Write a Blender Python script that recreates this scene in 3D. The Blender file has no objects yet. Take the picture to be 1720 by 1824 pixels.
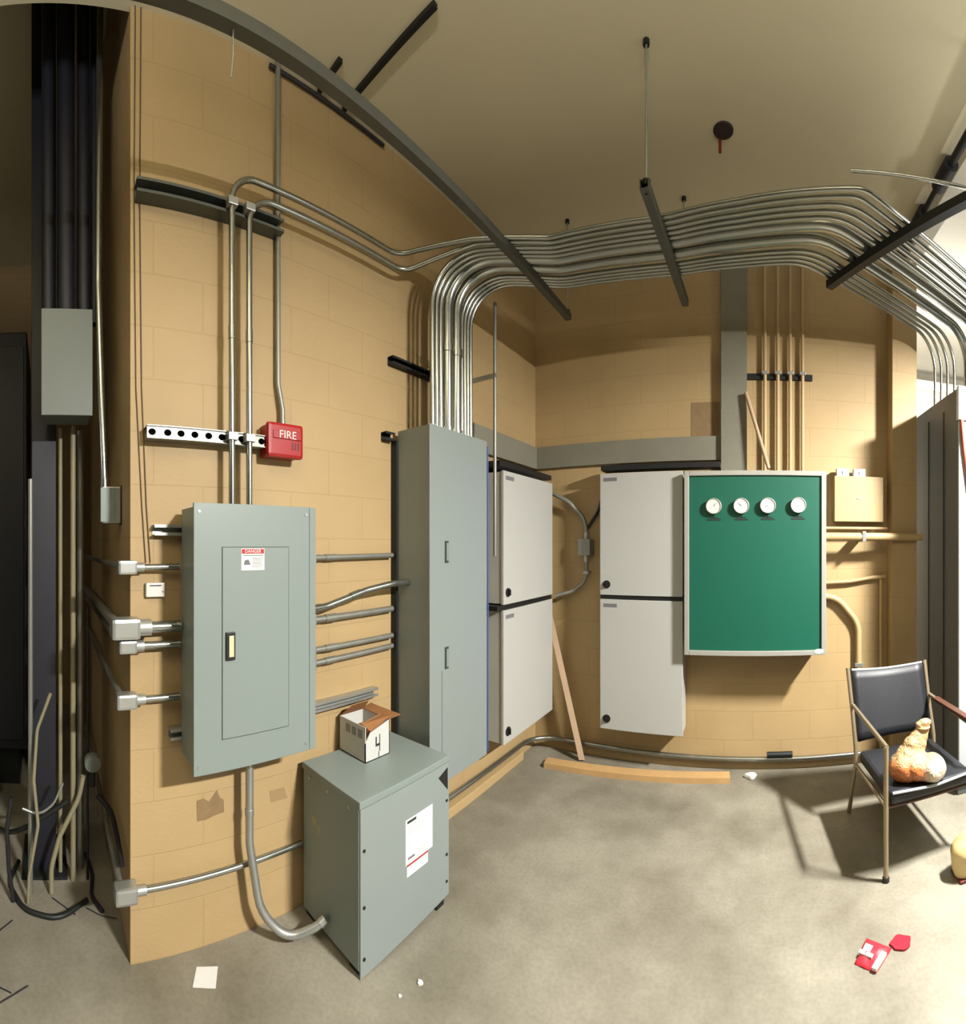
import bpy, bmesh, math, random
from mathutils import Vector, Matrix
random.seed(7)
S = bpy.context.scene
COL = S.collection
PI = math.pi
EYE = 1.6          # camera height
F = 800.0          # pixels per radian of the panorama
X0, Y0 = 1340.0, 970.0   # photo column that looks straight at the back wall, photo row of the horizon
DL, DB = 1.68, 3.2       # distance to the wall with the grey panelboard, distance to the back wall
CEIL = 3.65

# ---------------------------------------------------------------- measuring helpers
def th(px): return (px - X0) / F
def zat(py, d): return EYE + (Y0 - py) * d / F
def at_x(px, py, X):
    t = th(px); d = X / math.sin(t)
    return Vector((X, d * math.cos(t), zat(py, d)))
def at_y(px, py, Y):
    t = th(px); d = Y / math.cos(t)
    return Vector((d * math.sin(t), Y, zat(py, d)))
def at_z(px, py, z=0.0):
    t = th(px); d = (EYE - z) * F / (py - Y0)
    return Vector((d * math.sin(t), d * math.cos(t), z))

# ---------------------------------------------------------------- materials
def lin(c):
    c = c / 255.0
    return c / 12.92 if c <= 0.04045 else ((c + 0.055) / 1.055) ** 2.4
ALB = 0.66      # overall reflectance; the exposure below is set to suit
def rgb(r, g, b): return (lin(r) * ALB, lin(g) * ALB, lin(b) * ALB, 1.0)
def mat(name, c, rough=0.6, metal=0.0, var=0.08, scale=6.0, bump=0.0, bscale=60.0, emit=None, strength=0.0, alpha=1.0, trans=0.0):
    m = bpy.data.materials.new(name); m.use_nodes = True
    nt = m.node_tree; N = nt.nodes; L = nt.links
    b = N['Principled BSDF']
    b.inputs['Roughness'].default_value = rough
    b.inputs['Metallic'].default_value = metal
    base = rgb(*c)
    tc = N.new('ShaderNodeTexCoord'); nz = N.new('ShaderNodeTexNoise')
    nz.inputs['Scale'].default_value = scale; nz.inputs['Detail'].default_value = 5
    L.new(tc.outputs['Object'], nz.inputs['Vector'])
    mx = N.new('ShaderNodeMix'); mx.data_type = 'RGBA'
    k0, k1 = 1 - var, 1 + var
    mx.inputs[6].default_value = (base[0] * k0, base[1] * k0, base[2] * k0, 1)
    mx.inputs[7].default_value = (min(1, base[0] * k1), min(1, base[1] * k1), min(1, base[2] * k1), 1)
    L.new(nz.outputs['Fac'], mx.inputs[0]); L.new(mx.outputs[2], b.inputs['Base Color'])
    if bump:
        n2 = N.new('ShaderNodeTexNoise'); n2.inputs['Scale'].default_value = bscale; n2.inputs['Detail'].default_value = 4
        L.new(tc.outputs['Object'], n2.inputs['Vector'])
        bp = N.new('ShaderNodeBump'); bp.inputs['Strength'].default_value = bump; bp.inputs['Distance'].default_value = 0.01
        L.new(n2.outputs['Fac'], bp.inputs['Height']); L.new(bp.outputs['Normal'], b.inputs['Normal'])
    if emit:
        b.inputs['Emission Color'].default_value = rgb(*emit); b.inputs['Emission Strength'].default_value = strength
    if trans: b.inputs['Transmission Weight'].default_value = trans
    return m
def block_wall(name, axis, c=(214, 176, 118)):
    """painted concrete block, faint mortar joints"""
    m = bpy.data.materials.new(name); m.use_nodes = True
    nt = m.node_tree; N = nt.nodes; L = nt.links; b = N['Principled BSDF']
    b.inputs['Roughness'].default_value = 0.62
    tc = N.new('ShaderNodeTexCoord'); sp = N.new('ShaderNodeSeparateXYZ'); cb = N.new('ShaderNodeCombineXYZ')
    L.new(tc.outputs['Object'], sp.inputs[0])
    L.new(sp.outputs['Y' if axis == 'x' else 'X'], cb.inputs[0]); L.new(sp.outputs['Z'], cb.inputs[1])
    br = N.new('ShaderNodeTexBrick')
    br.inputs['Scale'].default_value = 1.0; br.inputs['Brick Width'].default_value = 0.4064
    br.inputs['Row Height'].default_value = 0.2032; br.inputs['Mortar Size'].default_value = 0.0035
    br.inputs['Mortar Smooth'].default_value = 0.5
    a = rgb(*c)
    br.inputs['Color1'].default_value = a
    br.inputs['Color2'].default_value = (a[0] * 0.985, a[1] * 0.985, a[2] * 0.98, 1)
    br.inputs['Mortar'].default_value = (a[0] * 0.9, a[1] * 0.89, a[2] * 0.87, 1)
    L.new(cb.outputs[0], br.inputs['Vector'])
    nz = N.new('ShaderNodeTexNoise'); nz.inputs['Scale'].default_value = 1.6; nz.inputs['Detail'].default_value = 7
    L.new(tc.outputs['Object'], nz.inputs['Vector'])
    rp = N.new('ShaderNodeValToRGB'); rp.color_ramp.elements[0].position = 0.3; rp.color_ramp.elements[1].position = 0.7
    rp.color_ramp.elements[0].color = (0.86, 0.85, 0.82, 1); rp.color_ramp.elements[1].color = (1, 1, 1, 1)
    L.new(nz.outputs['Fac'], rp.inputs[0])
    mx = N.new('ShaderNodeMix'); mx.data_type = 'RGBA'; mx.blend_type = 'MULTIPLY'; mx.inputs[0].default_value = 1
    L.new(br.outputs['Color'], mx.inputs[6]); L.new(rp.outputs[0], mx.inputs[7]); L.new(mx.outputs[2], b.inputs['Base Color'])
    n2 = N.new('ShaderNodeTexNoise'); n2.inputs['Scale'].default_value = 70; n2.inputs['Detail'].default_value = 5
    L.new(tc.outputs['Object'], n2.inputs['Vector'])
    sub = N.new('ShaderNodeMath'); sub.operation = 'MULTIPLY_ADD'; sub.inputs[1].default_value = -1.2
    L.new(br.outputs['Fac'], sub.inputs[0]); L.new(n2.outputs['Fac'], sub.inputs[2])
    bp = N.new('ShaderNodeBump'); bp.inputs['Strength'].default_value = 0.25; bp.inputs['Distance'].default_value = 0.004
    L.new(sub.outputs[0], bp.inputs['Height']); L.new(bp.outputs['Normal'], b.inputs['Normal'])
    return m
def concrete_floor():
    m = bpy.data.materials.new('floor_concrete'); m.use_nodes = True
    nt = m.node_tree; N = nt.nodes; L = nt.links; b = N['Principled BSDF']
    tc = N.new('ShaderNodeTexCoord')
    n1 = N.new('ShaderNodeTexNoise'); n1.inputs['Scale'].default_value = 1.7; n1.inputs['Detail'].default_value = 9; n1.inputs['Roughness'].default_value = 0.62
    n2 = N.new('ShaderNodeTexNoise'); n2.inputs['Scale'].default_value = 60; n2.inputs['Detail'].default_value = 8
    for n in (n1, n2): L.new(tc.outputs['Object'], n.inputs['Vector'])
    r1 = N.new('ShaderNodeValToRGB'); e = r1.color_ramp.elements
    e[0].position = 0.30; e[0].color = rgb(118, 111, 94); e[1].position = 0.62; e[1].color = rgb(162, 156, 139)
    L.new(n1.outputs['Fac'], r1.inputs[0])
    r2 = N.new('ShaderNodeValToRGB'); e = r2.color_ramp.elements
    e[0].position = 0.35; e[0].color = (0.86, 0.85, 0.83, 1); e[1].position = 0.6; e[1].color = (1, 1, 1, 1)
    L.new(n2.outputs['Fac'], r2.inputs[0])
    mx = N.new('ShaderNodeMix'); mx.data_type = 'RGBA'; mx.blend_type = 'MULTIPLY'; mx.inputs[0].default_value = 0.8
    L.new(r1.outputs[0], mx.inputs[6]); L.new(r2.outputs[0], mx.inputs[7]); L.new(mx.outputs[2], b.inputs['Base Color'])
    b.inputs['Roughness'].default_value = 0.55
    bp = N.new('ShaderNodeBump'); bp.inputs['Strength'].default_value = 0.12; bp.inputs['Distance'].default_value = 0.004
    L.new(n2.outputs['Fac'], bp.inputs['Height']); L.new(bp.outputs['Normal'], b.inputs['Normal'])
    return m
WALL_C = (202, 172, 122)
M = dict(
    wall_x=block_wall('painted_block_x', 'x', WALL_C), wall_y=block_wall('painted_block_y', 'y', WALL_C),
    floor=concrete_floor(),
    ceil=mat('ceiling_paint', (232, 222, 188), 0.85, var=0.06, scale=1.5, bump=0.07, bscale=40),
    white_wall=mat('white_wall', (206, 202, 190), 0.7, var=0.03),
    tan=mat('tan_paint', (202, 172, 122), 0.55, var=0.04),
    wall_patch=mat('darker_wall_patch', (150, 122, 84), 0.8, var=0.2, scale=18),
    wall_faint=mat('faint_patch', (176, 146, 102), 0.8, var=0.06),
    grey_conc=mat('grey_concrete', (140, 136, 118), 0.8, var=0.12, scale=5, bump=0.2),
    panel=mat('panel_grey_paint', (140, 152, 147), 0.42, var=0.03, scale=3),
    panel2=mat('cabinet_grey_paint', (146, 155, 152), 0.38, var=0.03, scale=3),
    hole=mat('slot_black', (8, 8, 9), 1.0),
    seam=mat('seam_shadow', (58, 64, 62), 0.7),
    white_panel=mat('white_panel_paint', (198, 197, 190), 0.4, var=0.02),
    black=mat('black_plastic', (24, 24, 26), 0.45),
    galv=mat('galvanised_steel', (206, 208, 202), 0.36, metal=0.75, var=0.12, scale=9),
    emt=mat('conduit_steel', (192, 194, 186), 0.24, metal=0.93, var=0.1, scale=12),
    hanger=mat('hanger_strut', (104, 106, 98), 0.5, metal=0.5, var=0.15, scale=12),
    strut=mat('strut_steel', (164, 164, 154), 0.42, metal=0.6, var=0.15, scale=12),
    dark_steel=mat('dark_steel', (46, 48, 48), 0.5, metal=0.5),
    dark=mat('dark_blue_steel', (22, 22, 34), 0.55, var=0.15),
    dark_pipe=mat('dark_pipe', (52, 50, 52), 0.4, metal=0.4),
    darkbox=mat('dim_grey_box', (118, 124, 116), 0.5, var=0.05),
    red=mat('red_enamel', (178, 24, 26), 0.35, var=0.05),
    white=mat('white_plastic', (236, 234, 226), 0.4, var=0.01),
    paper=mat('white_paper', (240, 239, 234), 0.7, var=0.02),
    ink=mat('grey_ink', (120, 120, 122), 0.8),
    ink_dark=mat('dark_ink', (40, 42, 46), 0.8),
    ink_red=mat('red_ink', (196, 34, 40), 0.7),
    green=mat('green_board', (2, 98, 76), 0.5, var=0.06, scale=4),
    alu=mat('aluminium_frame', (206, 204, 194), 0.38, metal=0.4, var=0.03),
    dial=mat('dial_face', (240, 238, 230), 0.35, var=0.01),
    brass=mat('brass_plate', (232, 220, 176), 0.35, metal=0.1, var=0.04),
    card=mat('brown_cardboard', (160, 108, 62), 0.8, var=0.06),
    cardwhite=mat('white_card', (214, 214, 208), 0.65, var=0.02),
    wood=mat('raw_lumber', (204, 164, 108), 0.65, var=0.15, scale=14),
    palewood=mat('pale_lumber', (196, 166, 134), 0.7, var=0.12, scale=14),
    blue=mat('blue_tape', (62, 92, 168), 0.5),
    vinyl=mat('black_vinyl', (26, 28, 34), 0.5, var=0.1, bump=0.1, bscale=200),
    piping=mat('pale_piping', (196, 204, 210), 0.35),
    chairtube=mat('chair_tube', (186, 168, 138), 0.3, metal=0.6),
    armpad=mat('brown_arm_pad', (92, 58, 44), 0.45),
    bag=mat('tan_bag', (204, 160, 112), 0.4, var=0.25, scale=14, bump=0.6, bscale=26),
    bag_orange=mat('orange_bread', (214, 138, 78), 0.45, var=0.22, scale=20, bump=0.4, bscale=40),
    bag_clear=mat('clear_bag', (232, 214, 184), 0.25, var=0.1, scale=16, bump=0.8, bscale=30),
    sack=mat('cream_sack', (238, 214, 150), 0.5, var=0.12, scale=10, bump=0.5, bscale=20),
    sack_red=mat('sack_red', (120, 38, 30), 0.5),
    packet=mat('red_packet', (214, 46, 62), 0.45, var=0.1, scale=30),
    packet_white=mat('packet_white', (240, 226, 220), 0.5),
    orange=mat('orange_stripe', (226, 96, 66), 0.5),
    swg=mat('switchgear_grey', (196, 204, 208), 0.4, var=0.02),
    swg_shaded=mat('switchgear_shaded', (92, 96, 98), 0.5, var=0.05),  # shade of the side put into a darker copy of the cabinet grey
    swg_white=mat('switchgear_white', (236, 238, 236), 0.4, var=0.01),
    cable=mat('cable_grey', (150, 142, 112), 0.5),
    wire=mat('thin_wire', (98, 72, 44), 0.6),
    tube=mat('lamp_tube', (255, 255, 250), 0.4, emit=(255, 250, 236), strength=6.0),
    clear=mat('strobe_lens', (236, 238, 240), 0.15),
    copper=mat('sprinkler_red', (150, 60, 44), 0.4, metal=0.3),
)

M['hole'].node_tree.nodes['Principled BSDF'].inputs['Specular IOR Level'].default_value = 0.0
# ---------------------------------------------------------------- mesh helpers
class MB:
    def __init__(self): self.bm = bmesh.new()
    def box(self, a, b, bevel=0.0, rot=None, about=None):
        lo = [min(a[i], b[i]) for i in range(3)]; hi = [max(a[i], b[i]) for i in range(3)]
        vs = [self.bm.verts.new((x, y, z)) for x in (lo[0], hi[0]) for y in (lo[1], hi[1]) for z in (lo[2], hi[2])]
        fs = []
        for idx in ((0, 1, 3, 2), (4, 6, 7, 5), (0, 4, 5, 1), (2, 3, 7, 6), (0, 2, 6, 4), (1, 5, 7, 3)):
            fs.append(self.bm.faces.new([vs[i] for i in idx]))
        if bevel:
            es = list({e for f in fs for e in f.edges})
            r = bmesh.ops.bevel(self.bm, geom=es, offset=bevel, segments=2, profile=0.6, affect='EDGES')
            vs = list({v for f in r['faces'] for v in f.verts} | {v for v in vs if v.is_valid})
        if rot is not None:
            c = Vector(about) if about is not None else Vector([(lo[i] + hi[i]) / 2 for i in range(3)])
            bmesh.ops.rotate(self.bm, verts=vs, cent=c, matrix=rot)
        return self
    def poly(self, pts):
        self.bm.faces.new([self.bm.verts.new(p) for p in pts]); return self
    def prism(self, pts, d):
        """extrude a closed polygon by vector d"""
        d = Vector(d); a = [self.bm.verts.new(p) for p in pts]; b = [self.bm.verts.new(Vector(p) + d) for p in pts]
        n = len(pts)
        self.bm.faces.new(a); self.bm.faces.new(list(reversed(b)))
        for i in range(n): self.bm.faces.new((a[i], b[i], b[(i + 1) % n], a[(i + 1) % n]))
        return self
    def tube(self, pts, r, fillet=0.0, seg=10, cap=True, rend=None):
        P = round_path([Vector(p) for p in pts], fillet)
        n = len(P); rings = []
        t0 = (P[1] - P[0]).normalized()
        u = t0.orthogonal().normalized()
        prev = t0
        for i, p in enumerate(P):
            t = (P[min(i + 1, n - 1)] - P[max(i - 1, 0)]).normalized()
            q = prev.rotation_difference(t); u = (q @ u); u = (u - t * u.dot(t)).normalized(); prev = t
            w = t.cross(u)
            rr = r if rend is None else r + (rend - r) * i / (n - 1)
            rings.append([self.bm.verts.new(p + u * (rr * math.cos(a)) + w * (rr * math.sin(a))) for a in [2 * PI * k / seg for k in range(seg)]])
        for A, B in zip(rings, rings[1:]):
            for k in range(seg):
                self.bm.faces.new((A[k], A[(k + 1) % seg], B[(k + 1) % seg], B[k])).smooth = True
        if cap:
            for f in (self.bm.faces.new(list(reversed(rings[0]))), self.bm.faces.new(rings[-1])):
                for e in f.edges: e.smooth = False
        return self
    def cyl(self, a, b, r, seg=16): return self.tube([a, b], r, seg=seg)
    def lathe(self, prof, centre, axis='z', seg=24):
        c = Vector(centre); rings = []
        for (r, h) in prof:
            ring = []
            for k in range(seg):
                a = 2 * PI * k / seg; x, y = r * math.cos(a), r * math.sin(a)
                v = {'z': (x, y, h), 'x': (h, x, y), 'y': (x, h, y)}[axis]
                ring.append(self.bm.verts.new(c + Vector(v)))
            rings.append(ring)
        for A, B in zip(rings, rings[1:]):
            for k in range(seg):
                self.bm.faces.new((A[k], A[(k + 1) % seg], B[(k + 1) % seg], B[k])).smooth = True
        self.bm.faces.new(rings[0]); self.bm.faces.new(rings[-1])
        return self
    def strut(self, a, b, up, open_dir, w=0.041, h=0.041, t=0.004):
        """slotted U channel from a to b, its open side toward open_dir"""
        a, b = Vector(a), Vector(b); o = Vector(open_dir).normalized(); s = (b - a).normalized().cross(o).normalized()
        d = b - a
        prof = [(-w / 2, 0), (w / 2, 0), (w / 2, h), (w / 4, h), (w / 4, h - t), (w / 2 - t, h - t), (w / 2 - t, t), (-w / 2 + t, t), (-w / 2 + t, h - t), (-w / 4, h - t), (-w / 4, h), (-w / 2, h)]
        self.prism([a + s * x + o * y for x, y in prof], d)
        return self
    def build(self, name, m, parent=None, origin=None, mods=None):
        bmesh.ops.recalc_face_normals(self.bm, faces=self.bm.faces[:])
        root = parent
        while root is not None and root.parent is not None: root = root.parent
        if origin is None:
            if root is not None: origin = root.location.copy()
            else: origin = Vector((0, 0, 0))
        bmesh.ops.translate(self.bm, verts=self.bm.verts[:], vec=-Vector(origin))
        me = bpy.data.meshes.new(name); self.bm.to_mesh(me); self.bm.free()
        me.materials.append(M[m] if isinstance(m, str) else m)
        o = bpy.data.objects.new(name, me); COL.objects.link(o)
        if parent is not None: o.parent = parent
        else: o.location = origin
        return o
    def single(self, name, m, label, cat, group=None):
        lo = Vector((1e9,) * 3); hi = Vector((-1e9,) * 3)
        for v in self.bm.verts:
            for i in range(3): lo[i] = min(lo[i], v.co[i]); hi[i] = max(hi[i], v.co[i])
        o = self.build(name, m, None, origin=Vector(((lo[0] + hi[0]) / 2, (lo[1] + hi[1]) / 2, lo[2])))
        return tag(o, label, cat, group)
def round_path(P, R):
    if R <= 0 or len(P) < 3: return P
    out = [P[0]]
    for i in range(1, len(P) - 1):
        a, b, c = P[i - 1], P[i], P[i + 1]
        u = (a - b); v = (c - b); lu, lv = u.length, v.length
        if lu < 1e-6 or lv < 1e-6: continue
        u.normalize(); v.normalize(); ang = u.angle(v)
        if ang > PI - 0.02: out.append(b); continue
        rr = R; cut = rr / math.tan(ang / 2); mx = 0.49 * min(lu, lv)
        if cut > mx: cut = mx; rr = cut * math.tan(ang / 2)
        p, q = b + u * cut, b + v * cut
        bis = (u + v).normalized(); cen = b + bis * (rr / math.sin(ang / 2))
        A, B = p - cen, q - cen; tot = A.angle(B); n = max(3, int(tot / 0.16)); ax = A.cross(B).normalized()
        for k in range(n + 1): out.append(cen + Matrix.Rotation(tot * k / n, 3, ax) @ A)
    out.append(P[-1])
    return out
def tag(o, label, cat, group=None):
    o['label'] = label; o['category'] = cat
    if group: o['group'] = group
    return o
def thing(name, label, cat, loc, group=None):
    o = bpy.data.objects.new(name, None); COL.objects.link(o); o.location = Vector(loc); o.empty_display_size = 0.1
    return tag(o, label, cat, group)
def struct(name, mb, m, parent=None):
    o = mb.build(name, m, parent)
    if parent is None: o['kind'] = 'structure'
    return o
def text_mesh(name, s, size, m, parent, loc, xdir, ydir, depth=0.0006):
    cu = bpy.data.curves.new(name, 'FONT'); cu.body = s; cu.size = size; cu.extrude = depth; cu.align_x = 'CENTER'; cu.align_y = 'CENTER'
    t = bpy.data.objects.new(name, cu); COL.objects.link(t)
    bpy.context.view_layer.update()
    me = bpy.data.meshes.new_from_object(t.evaluated_get(bpy.context.evaluated_depsgraph_get()))
    bpy.data.objects.remove(t); bpy.data.curves.remove(cu)
    x, y = Vector(xdir), Vector(ydir); z = x.cross(y)
    root = parent
    while root.parent is not None: root = root.parent
    mw = Matrix((x, y, z)).transposed().to_4x4(); mw.translation = Vector(loc) - root.location
    me.transform(mw); me.materials.clear(); me.materials.append(M[m]); me.name = name
    o = bpy.data.objects.new(name, me); COL.objects.link(o); o.parent = parent
    return o

# ================================================================ THE SETTING
HI = 4.4
WY = 0.316       # the wall with the panelboard starts here (its free end)
OPEN = 1.17     # the back wall ends here
struct('floor', MB().box((-5, -9, -0.1), (8.5, 7, 0)), 'floor')
struct('ceiling', MB().box((-DL - 0.02, -9, CEIL), (1.06, 3.4, 4.6)), 'ceil')
struct('ceiling_recess', MB().box((-5, -9, HI), (-DL - 0.02, DB, HI + 0.2)), 'ceil')
struct('ceiling_high', MB().box((1.06, -9, 4.4), (8.5, 7, 4.6)).box((-5, 3.4, 4.4), (1.06, 7, 4.6)), 'white_wall')
wl = struct('wall_left', MB().box((-4.5, WY, 0), (-DL, DB, HI)), 'wall_x')
wb = struct('wall_back', MB().box((-4.5, DB, 0), (OPEN, DB + 0.2, HI)), 'wall_y')
struct('wall_recess', MB().box((-4.7, -9, 0), (-4.5, DB, HI)), 'wall_x')
struct('wall_light_block', MB().box((2.35, 3.4, 0), (8.3, 3.55, 4.4)), 'white_wall')  # unseen partition added to block direct light from the far lamps
struct('wall_rear', MB().box((-5, -9.2, 0), (8.5, -9, 4.6)), 'grey_conc')
struct('wall_right', MB().box((8.3, -9, 0), (8.5, 7, 4.6)), 'grey_conc')
struct('wall_far', MB().box((-5, 6.8, 0), (8.5, 7, 4.6)), 'white_wall')
# grey bond beam running round the corner, grey column, tan pier at the opening
struct('trim_1', MB().box((-DL, 2.1, 2.2), (-DL + 0.03, DB, 2.37)).box((-DL, DB - 0.03, 2.2), (-0.22, DB, 2.37)), 'grey_conc')
struct('trim_2', MB().box((-0.22, DB - 0.06, 2.0), (-0.04, DB, CEIL)), 'grey_conc')
struct('trim_3', MB().box((0.985, DB - 0.14, 0), (OPEN, DB, CEIL)), 'wall_y')
struct('trim_4', MB().box((1.2, -1.5, 3.86), (1.3, 3.4, 4.02)), 'white_wall')
struct('baseboard_left', MB().box((-DL, 1.7, 0), (-DL + 0.05, 2.92, 0.06), 0.006), 'tan')
# flat patches in a darker tone than the walls
def wall_pts(pp): return [at_x(a, b, -DL) for a, b in pp]
MB().prism(wall_pts([(350, 1427), (362, 1422), (372, 1428), (380, 1416), (386, 1407), (391, 1420), (398, 1424), (399, 1446), (382, 1452), (366, 1460), (351, 1463)]), (0.0015, 0, 0)).build('dark_patch', 'wall_patch', wl)
MB().prism(wall_pts([(480, 1409), (505, 1402), (512, 1421), (482, 1429)]), (0.0012, 0, 0)).build('dark_patch', 'wall_faint', wl)
MB().box((-0.44, DB - 0.002, 2.38), (-0.235, DB, 2.62)).build('dark_patch', 'wall_patch', wb)

# ================================================================ PANELBOARD ON THE WALL
FX = -1.46
def panelboard():
    y0, y1, z0, z1 = 0.495, 0.995, 0.80, 1.745
    t = thing('electrical_panel', 'grey electrical panelboard with a red-headed warning sticker on its narrow door', 'electrical panel', (FX - 0.09, (y0 + y1) / 2, z0))
    MB().box((-1.637, y0 + 0.012, z0 + 0.012), (FX - 0.012, y1 - 0.012, z1 - 0.012)).build('enclosure', 'panel', t)
    MB().box((FX - 0.012, y0, z0), (FX, y1, z1), 0.003).build('cover', 'panel', t)
    # door, its left edge hinged, latch
    dl = at_x(396, 1100, FX).y; dr = at_x(513, 1100, FX).y
    dz1 = at_x(513, 975, FX).z; dz0 = at_x(513, 1292, FX).z
    d = MB().box((FX, dl, dz0), (FX + 0.003, dr, dz1), 0.0008).build('door', 'panel', t)
    g = 0.0025
    MB().box((FX, dl - g, dz0 - g), (FX + 0.0012, dl, dz1 + g)).box((FX, dr, dz0 - g), (FX + 0.0012, dr + g, dz1 + g)).box((FX, dl, dz1), (FX + 0.0012, dr, dz1 + g)).box((FX, dl, dz0 - g), (FX + 0.0012, dr, dz0)).build('door_gap', 'seam', t)
    MB().box((FX, y1 - 0.03, z0 + 0.005), (FX + 0.001, y1 - 0.0285, z1 - 0.005)).build('edge_seam', 'seam', t)
    la, lb = at_x(401, 1126, FX), at_x(417, 1174, FX)
    l = MB().box((FX + 0.003, la.y, lb.z), (FX + 0.012, lb.y, la.z), 0.002).build('latch', 'black', d)
    l['label'] = 'black latch with a pale brass insert'
    w = (lb.y - la.y) * 0.27
    MB().box((FX + 0.0118, la.y + w, lb.z + 0.012), (FX + 0.015, lb.y - w * 0.7, la.z - 0.012), 0.001).build('latch_insert', 'brass', d)
    # warning sticker
    a, b = at_x(429, 977, FX), at_x(470, 1015, FX)
    X = FX + 0.003
    s = MB().box((X, a.y, b.z), (X + 0.0008, b.y, a.z)).build('warning_sticker', 'paper', d)
    s['label'] = 'white warning sticker with a red header'
    H = a.z - b.z
    MB().box((X + 0.0008, a.y + 0.002, a.z - 0.24 * H), (X + 0.0012, b.y - 0.002, a.z - 0.03 * H)).build('sticker_header', 'ink_red', d)
    text_mesh('sticker_lettering', 'DANGER', 0.0165, 'paper', d, (X + 0.0012, (a.y + b.y) / 2, a.z - 0.135 * H), (0, 1, 0), (0, 0, 1), 0.0004)
    k = MB(); k.box((X + 0.0008, a.y + 0.006, a.z - 0.34 * H), (X + 0.001, b.y - 0.006, a.z - 0.305 * H))
    W = b.y - a.y
    for i in range(8): k.box((X + 0.0008, a.y + 0.47 * W, a.z - (0.43 + i * 0.06) * H), (X + 0.001, a.y + (0.93 - 0.05 * (i % 3)) * W, a.z - (0.41 + i * 0.06) * H))
    k.prism([(X + 0.0008, a.y + 0.1 * W, a.z - 0.75 * H), (X + 0.0008, a.y + 0.40 * W, a.z - 0.75 * H), (X + 0.0008, a.y + 0.3 * W, a.z - 0.5 * H), (X + 0.0008, a.y + 0.14 * W, a.z - 0.55 * H)], (0.0003, 0, 0))
    k.build('sticker_print', 'ink', d)
    for (y, z) in ((y0 + 0.02, z0 + 0.03), (y0 + 0.02, z1 - 0.03), (y1 - 0.045, z0 + 0.03), (y1 - 0.045, z1 - 0.03)): MB().cyl((FX, y, z), (FX + 0.003, y, z), 0.005, 10).build('screw', 'galv', t)
    return t
panelboard()

# ================================================================ STRUT CHANNELS ON THE WALL
def wall_strut(ya, yb, z, label, slots=(), m='strut', group='strut channels on the tan wall', W=0.041, D=0.04):
    x0, x1 = -DL, -DL + D; t = 0.004
    root = thing('strut_channel', label, 'strut channel', (x0 + D / 2, (ya + yb) / 2, z - W / 2), group)
    s = MB()
    s.box((x0, ya, z + W / 2 - t), (x1, yb, z + W / 2)); s.box((x0, ya, z - W / 2), (x1, yb, z - W / 2 + t))
    if slots:                     # slotted web outward
        s.box((x1 - 0.010, ya, z - W / 2 + t), (x1 - 0.007, yb, z + W / 2 - t))
    else:                         # open side outward, turned-in lips
        s.box((x0, ya, z - W / 2 + t), (x0 + t, yb, z + W / 2 - t))
        s.box((x1 - t, ya, z + W / 2 - 0.011), (x1, yb, z + W / 2 - t)); s.box((x1 - t, ya, z - W / 2 + t), (x1, yb, z - W / 2 + 0.011))
    s.build('mounting_channel', m, root)
    for y in slots:
        MB().prism([(x1 - 0.0075, y + 0.0145 * math.cos(a), z + 0.0125 * math.sin(a)) for a in [2 * PI * i / 16 for i in range(16)]], (0.0012, 0, 0)).build('slot', 'hole', root)
    return root
wall_strut(0.33, 0.945, 2.93, 'steel strut channel high on the tan wall under the two conduit bends', m='hanger', W=0.055, D=0.062)
ys = [at_x(px, 782, -DL).y for px in (265, 292, 315, 339, 363, 386, 420, 455)]
wall_strut(at_x(256, 770, -DL).y, 0.855, 2.02, 'slotted strut channel reaching from bare wall to the red alarm box', slots=ys, m='strut', W=0.05, D=0.062)
wall_strut(at_x(271, 945, -DL).y, 0.97, 1.655, 'strut channel poking out beside the top of the grey panelboard', m='galv')
wall_strut(at_x(299, 1320, -DL).y, at_x(664, 1240, -DL).y, 0.875, 'long strut channel behind the foot of the grey panelboard', m='galv')
wall_strut(at_x(690, 650, -DL).y, 2.0, 2.545, 'short dark strut channel beside the conduit drop above the tall grey cabinet', m='dark_steel')
wall_strut(1.545, 1.608, 2.15, 'stub of dark strut behind the top corner of the tall grey cabinet', m='dark_steel')

# ================================================================ CONDUITS ON THE PANELBOARD WALL
def conduit(pts, r, label, fillet=0.1, m='emt', couplings=(), straps=(), group=None, name='conduit', seg=12):
    P0 = Vector(pts[0])
    if not couplings and not straps:
        return MB().tube(pts, r, fillet, seg).single(name, m, label, 'conduit', group)
    t = thing(name, label, 'conduit', P0, group)
    MB().tube(pts, r, fillet, seg).build('pipe', m, t)
    for (a, b) in couplings: MB().tube([a, b], r * 1.16, seg=seg).build('coupling', m, t)
    for (a, b) in straps: MB().box(a, b, 0.002).build('mounting_strap', 'galv', t)
    return t
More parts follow.
